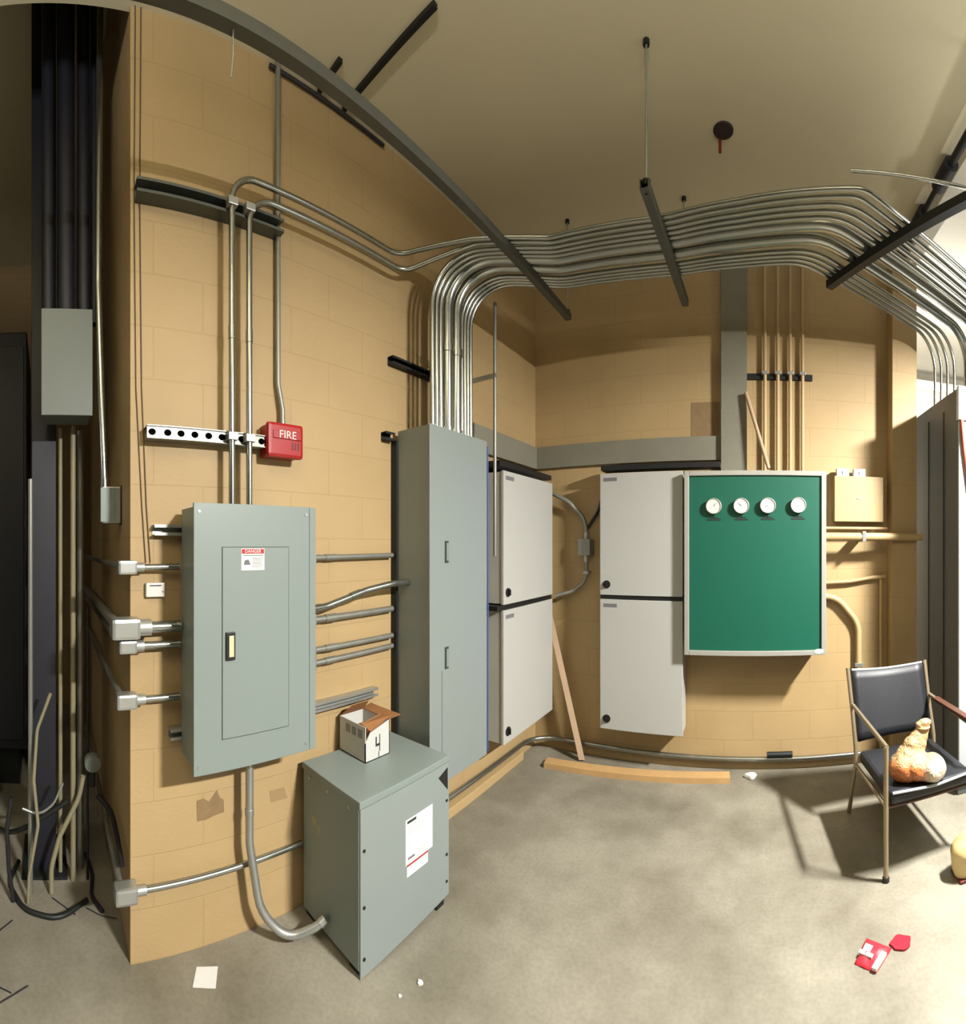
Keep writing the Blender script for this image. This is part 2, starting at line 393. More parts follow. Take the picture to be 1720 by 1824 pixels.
# two risers out of the panelboard top, sweeping over to the rack
RKZ = 3.10                   # height of the conduit rack
XA = -1.602
ya, yb = 0.70, 0.775
def bow(x, pts):
    for (xa, a), (xb, b) in zip(pts, pts[1:]):
        if x <= xb or xb == pts[-1][0]: return a + (b - a) * (x - xa) / (xb - xa)
def rack_front(x): return bow(x, ((-1.2, 1.92), (-0.37, 2.0), (0.46, 1.81)))   # the bundle bows gently away from the room
def rack_back(x): return bow(x, ((-1.4, 2.31), (-0.43, 2.43), (0.26, 2.34)))
def rack_y(f, x): return rack_front(x) * (1 - f) + rack_back(x) * f
TURN = lambda f: 0.46 * (1 - f) + 0.26 * f
def rack_z(r): return RKZ - 0.034 + r
def rack_tail(f, r):
    """the far run: along the back wall, a shallow turn, then to the drop over the switchgear"""
    xt = TURN(f)
    end = Vector((1.88 - 0.59 * f, 2.60 + 0.40 * f, rack_z(r)))
    mid = [Vector((x, rack_y(f, x), rack_z(r))) for x in (-0.95, -0.80, -0.62, -0.46, -0.36, -0.24, -0.06, 0.08)]
    for a in (1, 2):     # ease the bow
        for k in range(1, len(mid) - 1): mid[k].y = (mid[k - 1].y + 2 * mid[k].y + mid[k + 1].y) / 4
    return mid + [Vector((xt, rack_y(f, xt), rack_z(r))), end, Vector((end.x, end.y, 2.602))]
for (yy, zz, f, r, lab) in ((ya, 3.05, 0.0, 0.0125, 'conduit rising from the panelboard top with the outer, higher bend over to the overhead rack'),
                            (yb, 2.985, 0.08, 0.0125, 'conduit rising from the panelboard top with the inner, lower bend over to the overhead rack')):
    tail = rack_tail(f, r)
    pts = [(XA, yy, 1.747), (XA, yy, zz), (XA, 1.585 + 0.045 * (f > 0), zz)]
    y3 = pts[-1][1]; q = (-1.28 - XA) / (-0.95 - XA)
    pts += [(-1.28, y3 + q * (tail[0].y - y3), rack_z(r) + 0.002)] + tail
    P = round_path([Vector(p) for p in pts[:3]], 0.09)[:-1]
    P2 = round_path([Vector(p) for p in pts], 0.11)
    conduit(pts, r, lab, 0.11, couplings=[((XA, yy, 2.40), (XA, yy, 2.45))],
            straps=[((XA - 0.016, yy - 0.02, 2.005), (XA + 0.018, yy + 0.02, 2.035)), ((XA - 0.016, yy - 0.02, 2.915), (XA + 0.018, yy + 0.02, 2.945))])
# riser of the fire alarm box
yf = 0.945
conduit([(-1.655, yf + 0.012, 2.10), (-1.655, yf + 0.012, 2.17), (-1.662, yf - 0.006, 2.28), (-1.662, yf - 0.006, CEIL)], 0.0115, 'thin dark conduit climbing from the red alarm box to the ceiling', 0.05, m='strut', couplings=[((-1.655, yf + 0.012, 2.10), (-1.655, yf + 0.012, 2.125))])
# runs between the panelboard and the tall cabinet
ce = 1.60
def run(y0, z0, y1, z1, r, label, x=-1.655, m='strut'):
    conduit([(x, y0, z0), (x, y1, z1)], r, label, m=m, couplings=[((x, y0 + 0.32 * (y1 - y0), z0 + 0.32 * (z1 - z0)), (x, y0 + 0.42 * (y1 - y0), z0 + 0.42 * (z1 - z0)))],
            straps=[((-DL, y0 + 0.2 * (y1 - y0), min(z0, z1) - 0.025), (x + r + 0.002, y0 + 0.23 * (y1 - y0), max(z0, z1) + 0.02))])
run(0.98, 1.54, ce, 1.545, 0.013, 'topmost straight conduit between the panelboard and the tall cabinet')
conduit([(-1.62, 0.985, 1.315), (-1.62, 1.16, 1.325), (-1.60, 1.38, 1.385), (-1.57, 1.52, 1.41), (-1.57, 1.626, 1.41)], 0.016, 'bright bent conduit rising from the panelboard to the tall cabinet', 0.2,
        couplings=[((-1.62, 1.06, 1.319), (-1.62, 1.13, 1.323)), ((-1.608, 1.29, 1.361), (-1.603, 1.345, 1.376))])
run(0.98, 1.262, ce, 1.272, 0.0155, 'conduit under the bright bent one between panelboard and tall cabinet')
run(0.98, 1.128, ce, 1.135, 0.0135, 'fourth conduit down between the panelboard and the tall cabinet')
run(0.98, 1.068, ce, 1.082, 0.0135, 'lowest straight conduit between the panelboard and the tall cabinet')
# runs from the free end of the wall into the panelboard, with pull elbows on the corner
def elbow(name_label, z, r, ymax, x=-1.645, s=1.0, xl=-3.2, zl=None, yend=0.5):
    """conduit out of the panelboard, pull elbow on the corner, conduit back along the end face"""
    yf_ = WY - 0.032 * s
    zl = z if zl is None else zl
    t = thing('conduit_elbow', name_label, 'conduit elbow', (x, WY, z - 0.03 * s))
    MB().tube([(x, WY + 0.02 * s, z), (x, yend, z)], r, seg=12).build('pipe', 'emt', t)
    b = MB().box((x - 0.024 * s, yf_ - 0.024 * s, z - 0.026 * s), (x + 0.026 * s, WY + 0.016 * s, z + 0.026 * s), 0.009 * s)
    b.tube([(x, WY + 0.012 * s, z), (x, WY + 0.045 * s, z)], r * 1.45, seg=12)
    b.build('elbow_body', 'galv', t)
    MB().tube([(x - 0.02, yf_, z), (x - 0.35, yf_, zl), (xl, yf_, zl)], r, 0.2, seg=10).build('pipe', 'strut', t)
    return t
elbow('highest corner elbow, feeding the conduit above the white thermostat', 1.515, 0.0125, 0.5)
elbow('large corner elbow with the thickest conduit, below the white thermostat', 1.292, 0.0215, 0.5, s=1.5, x=-1.63)
elbow('smaller corner elbow tucked right under the thickest conduit', 1.222, 0.015, 0.5, s=0.95, x=-1.64)
elbow('corner elbow level with the lower half of the grey panelboard', 1.02, 0.014, 0.5, s=1.1)
elbow('lowest corner elbow, near the floor, with the long conduit to the transformer', 0.305, 0.0125, 1.1, s=1.2, yend=1.048)
# flexible whip from the panelboard foot to the transformer
conduit([(-1.60, 0.775, 0.811), (-1.60, 0.775, 0.42), (-1.585, 0.815, 0.14), (-1.53, 0.91, 0.035), (-1.47, 1.01, 0.085), (-1.461, 1.042, 0.105)], 0.0165, 'grey curved conduit sweeping from the panelboard foot into the transformer', 0.2,
        m='galv', couplings=[((-1.60, 0.775, 0.53), (-1.60, 0.775, 0.555)), ((-1.466, 1.02, 0.092), (-1.461, 1.042, 0.105))])
# thermostat
ta, tb = at_x(258, 1038, -DL), at_x(291, 1062, -DL)
t = thing('thermostat', 'small white wall thermostat beside the grey panelboard', 'thermostat', (-DL, (ta.y + tb.y) / 2, tb.z))
MB().box((-DL, ta.y, tb.z), (-DL + 0.022, tb.y, ta.z), 0.004).build('housing', 'white', t)
MB().box((-DL + 0.022, ta.y + 0.014, ta.z - 0.012), (-DL + 0.0226, tb.y - 0.014, ta.z - 0.008)).build('slot', 'ink_dark', t)
MB().cyl((-DL + 0.022, tb.y - 0.008, tb.z + 0.02), (-DL + 0.0235, tb.y - 0.008, tb.z + 0.02), 0.003, 10).build('button', 'ink', t)
# thin twin bell wire
for k, lab in ((0, 'thin brown wire running down the wall, the one nearer the free wall end'), (1, 'thin brown wire running down the wall, the one nearer the panelboard')):
    o = 0.022 * k
    MB().tube([(-1.676, 0.334 + o, CEIL), (-1.676, 0.330 + o, 2.9), (-1.676, 0.337 + o, 2.2), (-1.676, 0.36 + o * 0.8, 1.75), (-1.676, 0.375 + o * 0.8, 1.53)], 0.0022, 0.5, 6).single('wire', 'wire', lab, 'wire')
# fire alarm box
fa, fb = at_x(463, 760, -DL), at_x(520, 822, -DL)
t = thing('fire_alarm', 'red fire alarm box with white lettering on the tan wall', 'fire alarm', (-DL, (fa.y + fb.y) / 2, fb.z))
MB().box((-DL, fa.y, fb.z), (-DL + 0.055, fb.y, fa.z), 0.006).build('back_box', 'red', t)
MB().box((-DL + 0.052, fa.y - 0.006, fb.z - 0.006), (-DL + 0.085, fb.y + 0.006, fa.z + 0.006), 0.014).build('cover', 'red', t)
MB().box((-DL + 0.085, fa.y + 0.016, 2.034), (-DL + 0.090, fb.y - 0.008, 2.066), 0.002).build('lettering_band', 'red', t)
text_mesh('lettering', 'FIRE', 0.046, 'paper', t, (-DL + 0.0905, (fa.y + fb.y) / 2 + 0.004, 2.05), (0, 1, 0), (0, 0, 1), 0.0006)
g = MB()
for i in range(3): g.box((-DL + 0.084, fb.y - 0.052 + i * 0.014, fb.z + 0.03), (-DL + 0.087, fb.y - 0.046 + i * 0.014, fb.z + 0.058), 0.001)
g.build('sounder_slot', mat('dark_red', (96, 12, 16), 0.5), t)

# ================================================================ TRANSFORMER AND THE CARTON ON IT
TX0, TX1, TY0, TY1, TZ = -1.65, -1.262, 1.055, 1.575, 0.655
t = thing('transformer', 'grey floor-standing dry transformer with a white rating sheet on its bright side', 'transformer', ((TX0 + TX1) / 2, (TY0 + TY1) / 2, 0))
MB().box((TX0 + 0.02, TY0 + 0.004, 0.05), (TX1 - 0.004, TY1 - 0.004, TZ - 0.02)).build('case', 'panel', t)
MB().box((TX0, TY0 - 0.002, TZ - 0.028), (TX1 + 0.003, TY1, TZ), 0.004).build('lid', 'panel', t)
MB().box((TX0 + 0.01, TY0, 0.03), (TX1 - 0.006, TY0 + 0.006, TZ - 0.028), 0.002).build('end_panel', 'panel', t)
fp = MB().prism([(TX1 - 0.006, TY0 + 0.003, 0.004), (TX1 - 0.006, TY1 - 0.003, 0.035), (TX1 - 0.006, TY1 - 0.003, TZ - 0.03), (TX1 - 0.006, TY0 + 0.003, TZ - 0.03)], (0.007, 0, 0)).build('front_panel', 'panel2', t)
for (x, y) in ((TX0 + 0.05, TY0 + 0.03), (TX1 - 0.04, TY0 + 0.03), (TX0 + 0.05, TY1 - 0.06), (TX1 - 0.04, TY1 - 0.06)): MB().box((x - 0.035, y - 0.02, 0), (x + 0.035, y + 0.03, 0.05), 0.003).build('foot', 'dark_steel', t)
MB().prism([(TX1 + 0.0012, TY1 - 0.012, TZ - 0.05), (TX1 + 0.0012, TY1 - 0.012, TZ - 0.15), (TX1 + 0.0012, TY1 - 0.075, TZ - 0.075)], (0.001, 0, 0)).build('vent_opening', 'black', t)
sx = TX1 + 0.0012
a, b = at_x(722, 1459, sx), at_x(772, 1428, sx)   # rating sheet, top edge
LY0, LY1 = at_x(722, 1500, sx).y, at_x(770, 1500, sx).y
LZ1, LZ0 = at_x(772, 1430, sx).z, at_x(720, 1545, sx).z
sh = MB().box((sx, LY0, LZ0), (sx + 0.0008, LY1, LZ1)).build('rating_sheet', 'paper', t)
sh['label'] = 'white paper rating sheet'
MB().box((sx, LY0 + 0.008, LZ0 - 0.05), (sx + 0.0007, LY1 - 0.03, LZ0 - 0.002)).build('sticker', 'paper', t)
MB().box((sx + 0.0007, LY0 + 0.008, LZ0 - 0.008), (sx + 0.0011, LY1 - 0.03, LZ0 - 0.001)).build('sticker_header', 'ink_red', t)
k = MB(); W = LY1 - LY0; H = LZ1 - LZ0
MB().box((sx + 0.0008, LY0 + 0.06 * W, LZ1 - 0.10 * H), (sx + 0.0011, LY0 + 0.38 * W, LZ1 - 0.04 * H)).build('sheet_heading', 'ink_dark', sh)
MB().box((sx + 0.0008, LY0 + 0.08 * W, LZ0 + 0.1 * H), (sx + 0.0011, LY0 + 0.32 * W, LZ0 + 0.15 * H)).build('sheet_heading', 'ink', sh)
k = MB(); k2 = MB(); pale = mat('pale_ink', (178, 178, 180), 0.8)
for i in range(5):
    k.box((sx + 0.0008, LY0 + 0.06 * W, LZ1 - (0.16 + 0.045 * i) * H), (sx + 0.001, LY0 + (0.5 + 0.08 * (i % 3)) * W, LZ1 - (0.15 + 0.045 * i) * H))
    k2.box((sx + 0.0008, LY0 + 0.42 * W, LZ0 + (0.06 + 0.035 * i) * H), (sx + 0.001, LY0 + (0.88 - 0.07 * (i % 2)) * W, LZ0 + (0.066 + 0.035 * i) * H))
k.build('sheet_print', pale, sh); k2.build('sheet_print', pale, sh)
for (y, z) in ((TY0 + 0.02, 0.47), (TY0 + 0.02, 0.26), (TY0 + 0.02, 0.07), (TY1 - 0.02, 0.46), (TY1 - 0.02, 0.22), (TY1 - 0.02, 0.10)):
    MB().cyl((TX1, y, z), (TX1 + 0.005, y, z), 0.006, 8).build('screw', 'dark_steel', t)
for (x, z) in ((TX0 + 0.06, TZ - 0.045), (TX0 + 0.19, TZ - 0.045), (TX1 - 0.06, TZ - 0.045)):
    MB().cyl((x, TY0 - 0.004, z), (x, TY0 + 0.002, z), 0.006, 8).build('screw', 'galv', t)
MB().box((-1.575, TY0 - 0.0006, 0.425), (-1.545, TY0, 0.46)).box((-1.535, TY0 - 0.0006, 0.405), (-1.51, TY0, 0.44)).build('scuff_mark', mat('pale_scuff', (176, 172, 140), 0.8, var=0.3, scale=60), t)

CX0, CX1, CY0, CY1 = -1.655, -1.47, 1.26, 1.405
t = thing('carton', 'open white carton with brown insides standing on the transformer', 'carton', ((CX0 + CX1) / 2, (CY0 + CY1) / 2, TZ))
ct = 0.004; ch = 0.155; z0, z1 = TZ + 0.0005, TZ + ch
MB().box((CX0, CY0, z0), (CX1, CY1, z0 + ct)).box((CX0, CY0, z0), (CX1, CY0 + ct, z1)).box((CX0, CY1 - ct, z0), (CX1, CY1, z1)).box((CX0, CY0, z0), (CX0 + ct, CY1, z1)) \
    .prism([(CX1 - ct, CY0, z0), (CX1 - ct, CY1, z0), (CX1 - ct, CY1, z1), (CX1 - ct, CY0 + 0.03, z1 - 0.03), (CX1 - ct, CY0, z1 - 0.07)], (ct, 0, 0)).build('walls', 'cardwhite', t)
MB().box((CX0 + ct, CY0 + ct, z0 + ct), (CX1 - ct, CY1 - ct, z0 + 0.09)).build('inner_fold', 'card', t)
MB().prism([(CX0 + ct, CY1 - ct, z1), (CX1, CY1 - ct, z1), (CX1 + 0.02, CY1 + 0.05, z1 + 0.012), (CX0 - 0.0, CY1 + 0.05, z1 + 0.012)], (0, 0, 0.003)).build('flap', 'card', t)
MB().prism([(CX0 + ct, CY0 + ct, z1), (CX0 + ct, CY1 - ct, z1), (CX0 + 0.045, CY1 - ct, z1 + 0.05), (CX0 + 0.045, CY0 + 0.04, z1 + 0.05)], (0.003, 0, 0)).build('flap', 'card', t)
MB().prism([(CX1 - 0.05, CY0 + 0.02, z1 - 0.005), (CX1 - 0.002, CY0 + 0.035, z1 - 0.03), (CX1 + 0.01, CY1 + 0.005, z1 + 0.02), (CX1 - 0.05, CY1 - 0.01, z1 + 0.012)], (0, 0, 0.003)).build('flap', 'card', t)
k = MB(); X = CX1 + 0.0004
k.box((CX1, 1.32, z0 + 0.055), (X, 1.327, z0 + 0.098)).box((CX1, 1.327, z0 + 0.055), (X, 1.342, z0 + 0.066)).box((CX1, 1.342, z0 + 0.03), (X, 1.347, z0 + 0.105)).box((CX1, 1.337, z0), (X, 1.341, z0 + 0.03))
k.build('printed_mark', 'ink_dark', t)
k = MB()
for i in range(3): k.box((CX0 + 0.05 + i * 0.042, CY0 - 0.0004, z1 - 0.055), (CX0 + 0.082 + i * 0.042, CY0, z1 - 0.018))
k.build('printed_mark', mat('faded_print', (156, 156, 148), 0.8, var=0.3, scale=90), t)

# ================================================================ TALL GREY CABINET WITH THE CONDUIT DROP
KX, KY0, KY1, KZ0, KZ1 = -1.42, 1.624, 2.115, 0.41, 2.185
t = thing('tall_cabinet', 'tall narrow grey electrical cabinet under the conduit drop', 'electrical cabinet', ((KX - DL) / 2, (KY0 + KY1) / 2, KZ0))
MB().box((-1.64, KY0 + 0.004, KZ0 + 0.004), (KX - 0.006, KY1 - 0.004, KZ1 - 0.004)).build('enclosure', 'panel2', t)
d = MB().box((KX - 0.006, KY0, KZ0), (KX, KY1, KZ1), 0.003).build('door', 'panel2', t)
hy = at_x(795, 983, KX).y
for hz in (at_x(795, 983, KX).z, at_x(790, 1173, KX).z):
    MB().box((KX, hy - 0.014, hz - 0.055), (KX + 0.004, hy + 0.014, hz + 0.055), 0.002).build('handle_recess', 'seam', d)
    MB().box((KX + 0.002, hy - 0.008, hz - 0.045), (KX + 0.01, hy + 0.006, hz + 0.045), 0.003).build('handle', 'panel', d)
sy = at_x(787, 1240, KX).y
MB().box((KX, sy - 0.0012, KZ0 + 0.01), (KX + 0.0008, sy + 0.0012, at_x(787, 1195, KX).z)).build('seam', 'seam', t)
MB().tube([(KX + 0.002, KY1 + 0.004, KZ1 - 0.03), (KX + 0.003, KY1 + 0.006, 1.5), (KX + 0.002, KY1 + 0.004, KZ0 + 0.02)], 0.0045, 0.5, 8).single('cable', 'blue', 'thin blue cable hanging down the edge of the tall grey cabinet', 'cable')
MB().box((-DL, 1.615, KZ0 + 0.05), (-1.64, 1.66, KZ1 - 0.05)).box((-DL, 2.07, KZ0 + 0.05), (-1.64, 2.11, KZ1 - 0.05)).build('mounting_rail', 'dark_steel', t)

# rack conduits that drop into the cabinet
DROP = [  # fraction across the rack, radius, y of the drop, what sets it apart
    (0.17, 0.0135, 1.735, 'thin rack conduit dropping first into the tall cabinet, nearest its shaded side'),
    (0.25, 0.0135, 1.768, 'second thin rack conduit dropping into the tall cabinet'),
    (0.33, 0.0135, 1.801, 'third thin rack conduit dropping just before the first thick one'),
    (0.47, 0.0315, 1.856, 'first thick bright rack conduit sweeping down into the tall cabinet'),
    (0.66, 0.0315, 1.932, 'second thick bright rack conduit sweeping down into the tall cabinet'),
    (0.80, 0.0120, 1.983, 'thin rack conduit dropping just after the second thick one'),
    (0.87, 0.0120, 2.012, 'second thin rack conduit after the thick pair'),
    (0.935, 0.0115, 2.040, 'second last thin conduit of the rack toward the back wall'),
    (1.00, 0.0115, 2.068, 'rack conduit lying closest to the back wall'),
]
for (f, r, y, lab) in DROP:
    x = -1.50; xm = -0.95 - 0.1 * f
    pts = [(x, y, KZ1 + 0.001), (x, y, rack_z(r)), (xm, rack_y(f, xm), rack_z(r))] + rack_tail(f, r)[1:]
    conduit(pts, r, lab, 0.25, couplings=[((x, y, KZ1 + 0.001), (x, y, KZ1 + 0.035)), ((x, y, 2.62), (x, y, 2.66))] if r > 0.02 else [((x, y, KZ1 + 0.001), (x, y, KZ1 + 0.03))], group='conduits on the overhead rack')
# single branch that runs straight on where the rack turns
conduit([(0.40, rack_front(0.4) - 0.03, RKZ + 0.03), (1.0, 1.70, RKZ + 0.035), (1.55, 1.63, RKZ + 0.035)], 0.0075, 'thin pale conduit running straight on where the rack turns', 0.2)
# painted conduit just past the tall cabinet
conduit([(-1.46, 2.26, 1.53), (-1.46, 2.26, RKZ - 0.05)], 0.0105, 'thin grey conduit standing between the tall cabinet and the white cabinets', m='strut', couplings=[((-1.46, 2.26, 1.95), (-1.46, 2.26, 2.0))], straps=[((-DL, 2.25, 2.6), (-1.447, 2.27, 2.625))])

# trapezes that carry the rack
TZ_ = RKZ - 0.034 - 0.0415
MB().strut((-1.137, 0.2, TZ_), (-1.137, 2.62, TZ_), (0, 0, 1), (0, 0, 1), w=0.036).single('strut_channel', 'hanger', 'long strut channel crossing beneath the rack close to the tall cabinet', 'strut channel')
MB().strut((-0.43, 1.745, TZ_), (-0.40, 2.66, TZ_), (0, 0, 1), (0, 0, 1), w=0.038).single('strut_channel', 'hanger', 'strut hanger crossing the middle of the rack on a threaded rod', 'strut channel')
MB().strut(at_z(1476, 515, TZ_), at_z(1760, 345, TZ_), (0, 0, 1), (0, 0, 1)).single('strut_channel', 'dark_steel', 'dark strut hanger crossing under the rack after its turn', 'strut channel')
def rod(x, y, z0, label, washer=True):
    t = thing('threaded_rod', label, 'rod', (x, y, z0))
    MB().cyl((x, y, z0), (x, y, CEIL), 0.005, 8).build('rod', 'galv', t)
    MB().cyl((x, y, z0 + 0.03), (x, y, z0 + 0.055), 0.018, 8).build('nut', 'dark_steel', t)
    MB().cyl((x, y, CEIL - 0.02), (x, y, CEIL), 0.014, 8).build('anchor', 'dark_steel', t)
rod(-0.428, 1.775, TZ_, 'threaded rod hanging from the ceiling over the middle strut hanger')
rod(-0.404, 2.62, TZ_, 'threaded rod behind the rack holding the middle strut hanger')
rod(-1.137, 2.60, TZ_, 'threaded rod at the back end of the long strut channel')
rod(-1.137, 0.28, TZ_, 'threaded rod at the camera end of the long strut channel')
tz3 = at_z(1740, 357, TZ_); rod(tz3.x, tz3.y, TZ_, 'threaded rod holding the dark strut hanger')
# ceiling items
MB().tube([(-1.137, 0.50, TZ_ + 0.02), (-1.14, 0.502, 2.96), (-1.138, 0.495, 2.89)], 0.0025, seg=6).single('hanging_wire', 'galv', 'thin wire dangling from the long strut channel', 'wire')
MB().tube([(-1.665, 0.9, CEIL - 0.03), (-1.665, 1.55, CEIL - 0.03)], 0.009, seg=8).single('conduit', 'dark_pipe', 'thin dark conduit tucked under the ceiling edge above the tan wall', 'conduit')
MB().box((-1.66, 1.28, CEIL - 0.02), (-1.1, 1.302, CEIL)).single('ceiling_strut', 'dark_steel', 'long dark strip on the ceiling running out from the tan wall', 'strut channel')
MB().box((-1.66, 1.14, CEIL - 0.02), (-1.50, 1.16, CEIL)).single('ceiling_strut', 'dark_steel', 'short dark strip on the ceiling beside the longer strip', 'strut channel')
hp = Vector((math.sin(th(1288)) * 2.222, math.cos(th(1288)) * 2.222, CEIL))
t = thing('sprinkler', 'dark round ceiling opening with a small reddish sprinkler head', 'sprinkler', (hp.x, hp.y, CEIL))
MB().lathe([(0.05, 0), (0.05, -0.004), (0.046, -0.006)], hp).build('ceiling_plate', mat('brown_dark', (44, 30, 30), 0.6), t)
MB().tube([(hp.x - 0.02, hp.y + 0.045, CEIL), (hp.x - 0.02, hp.y + 0.045, CEIL - 0.07)], 0.008, seg=8).build('sprinkler_head', 'copper', t)
t = thing('ceiling_pipe', 'dark pipe running along the edge of the ceiling with a fat coupling', 'pipe', (1.0, 0.5, CEIL - 0.06))
MB().tube([(1.01, 0.2, CEIL - 0.05), (1.01, 3.2, CEIL - 0.05)], 0.022, seg=12).build('pipe', 'dark_pipe', t)
MB().tube([(1.01, 2.13, CEIL - 0.05), (1.01, 2.3, CEIL - 0.05)], 0.042, seg=14).build('coupling', 'dark', t)
MB().tube([(1.01, 2.5, CEIL - 0.05), (1.01, 2.9, CEIL - 0.05)], 0.045, seg=14).build('coupling', 'dark', t)

# ================================================================ WHITE CABINETS
def white_cabinet(axis, u0, u1, z0, z1, front, back, label):
    """axis x: front faces +x, runs along y; axis y: front faces the camera along -y, runs along x"""
    if axis == 'x':
        t = thing('wall_cabinet', label, 'wall cabinet', ((front + back) / 2, (u0 + u1) / 2, z0))
        P = lambda d, u, z: (front + d, u, z)
        Bk = lambda u, z: (back, u, z)
    else:
        t = thing('wall_cabinet', label, 'wall cabinet', ((u0 + u1) / 2, (front + back) / 2, z0))
        P = lambda d, u, z: (u, front - d, z)
        Bk = lambda u, z: (u, back, z)
    MB().box(Bk(u0 + 0.006, z0 + 0.006), P(-0.022, u1 - 0.006, z1 - 0.006)).build('carcass', 'white_panel', t)
    d = MB().box(P(-0.02, u0, z0), P(0, u1, z1), 0.004).build('door', 'white_panel', t)
    MB().box(P(0, u0 + 0.025, z1 - 0.055), P(0.001, u0 + 0.125, z1 - 0.03)).build('name_plate', 'ink', d)
    ku, kz = u0 + 0.05, z0 + 0.075
    k = MB(); k.cyl(P(0, ku, kz), P(0.006, ku, kz), 0.028, 16)
    k.build('lock_plate', 'dark_steel', d)
    MB().box(P(0.006, ku - 0.006, kz - 0.018), P(0.022, ku + 0.006, kz + 0.018), 0.003).build('lock_knob', 'black', d)
    return t
white_cabinet('x', 2.36, 3.06, 1.225, 2.06, -1.46, -1.66, 'upper white cabinet of the pair next to the tall grey cabinet')
white_cabinet('x', 2.36, 3.06, 0.355, 1.19, -1.46, -1.66, 'lower white cabinet of the pair next to the tall grey cabinet')
white_cabinet('y', -1.06, -0.47, 1.245, 2.10, 3.0, 3.18, 'upper white cabinet of the pair next to the green board')
white_cabinet('y', -1.06, -0.47, 0.30, 1.215, 3.0, 3.18, 'lower white cabinet of the pair next to the green board')
# black strips standing in for the shade in the gaps between and above
def strip(a, b, label): MB().box(a, b).single('gap_shade', 'black', label, 'gap shade strip')
strip((-1.66, 2.33, 2.085), (-1.47, 3.06, 2.12), 'black shade strip on top of the upper white cabinet by the tall grey cabinet')
strip((-1.66, 2.30, 1.193), (-1.47, 3.06, 1.222), 'black shade strip in the gap between the two white cabinets by the tall grey cabinet')
strip((-1.06, 3.02, 2.125), (-0.22, 3.14, 2.16), 'black shade strip above the upper white cabinet by the green board')
strip((-1.06, 3.01, 1.218), (-0.46, 3.14, 1.242), 'black shade strip in the gap between the two white cabinets by the green board')
# conduits in the corner between the two pairs
conduit([(-1.50, 3.10, 2.00), (-1.36, 3.12, 1.93), (-1.24, 3.15, 1.80), (-1.22, 3.15, 1.68)], 0.016, 'dark bent conduit from the corner cabinet down to the small corner box', 0.15, m='strut')
t = thing('junction_box', 'small grey junction box in the corner between the white cabinet pairs', 'junction box', (-1.22, 3.15, 1.5))
MB().box((-1.27, 3.10, 1.52), (-1.175, DB, 1.64), 0.006).build('body', 'strut', t)
MB().tube([(-1.22, 3.15, 1.64), (-1.22, 3.15, 1.69)], 0.022, seg=12).build('hub', 'galv', t)
MB().tube([(-1.22, 3.15, 1.47), (-1.22, 3.15, 1.52)], 0.022, seg=12).build('hub', 'galv', t)
conduit([(-1.22, 3.15, 1.469), (-1.22, 3.15, 1.33), (-1.33, 3.14, 1.245), (-1.455, 3.10, 1.21)], 0.014, 'bent conduit from the small corner box down to the gap between the cabinets', 0.15, m='strut', straps=[((-1.24, 3.13, 1.38), (-1.20, DB, 1.40))])
conduit([(-1.22, 3.165, 1.72), (-1.13, 3.165, 1.85), (-1.08, 3.165, 2.02)], 0.012, 'short conduit slanting from the corner box to the cabinet by the green board', 0.2, m='dark_pipe')
# conduit along the foot of both walls
conduit([(-DL + 0.03, 1.62, 0.115), (-DL + 0.03, 3.14, 0.105), (-1.2, 3.165, 0.095), (0.4, 3.165, 0.085), (1.0, 3.165, 0.085)], 0.017, 'grey conduit running round the corner along the foot of both walls', 0.22, m='emt')
MB().tube([(0.10, 3.15, 0.125), (0.28, 3.15, 0.125)], 0.02, seg=12).single('pipe_offcut', 'dark_steel', 'short dark pipe end lying on the floor-level conduit', 'pipe')

# ================================================================ GREEN GAUGE BOARD
BX0, BX1, BZ0, BZ1, BY = -0.452, 0.487, 0.868, 2.087, 2.95
t = thing('gauge_board', 'green board in a pale metal frame with four round gauges', 'gauge board', ((BX0 + BX1) / 2, BY + 0.1, BZ0))
fw = 0.032
MB().box((BX0 + 0.01, BY + 0.012, BZ0 + 0.01), (BX1 - 0.01, DB - 0.06, BZ1 - 0.01)).build('back_box', 'strut', t)
MB().box((BX0 + fw - 0.004, BY + 0.006, BZ0 + fw - 0.004), (BX1 - fw + 0.004, BY + 0.012, BZ1 - fw + 0.004)).build('board', 'green', t)
MB().box((BX0, BY - 0.008, BZ0), (BX0 + fw, BY + 0.03, BZ1), 0.004).box((BX1 - fw, BY - 0.008, BZ0), (BX1, BY + 0.03, BZ1), 0.004).box((BX0 + fw, BY - 0.008, BZ1 - fw), (BX1 - fw, BY + 0.03, BZ1), 0.004).box((BX0 + fw, BY - 0.008, BZ0), (BX1 - fw, BY + 0.03, BZ0 + fw), 0.004).build('frame', 'alu', t)
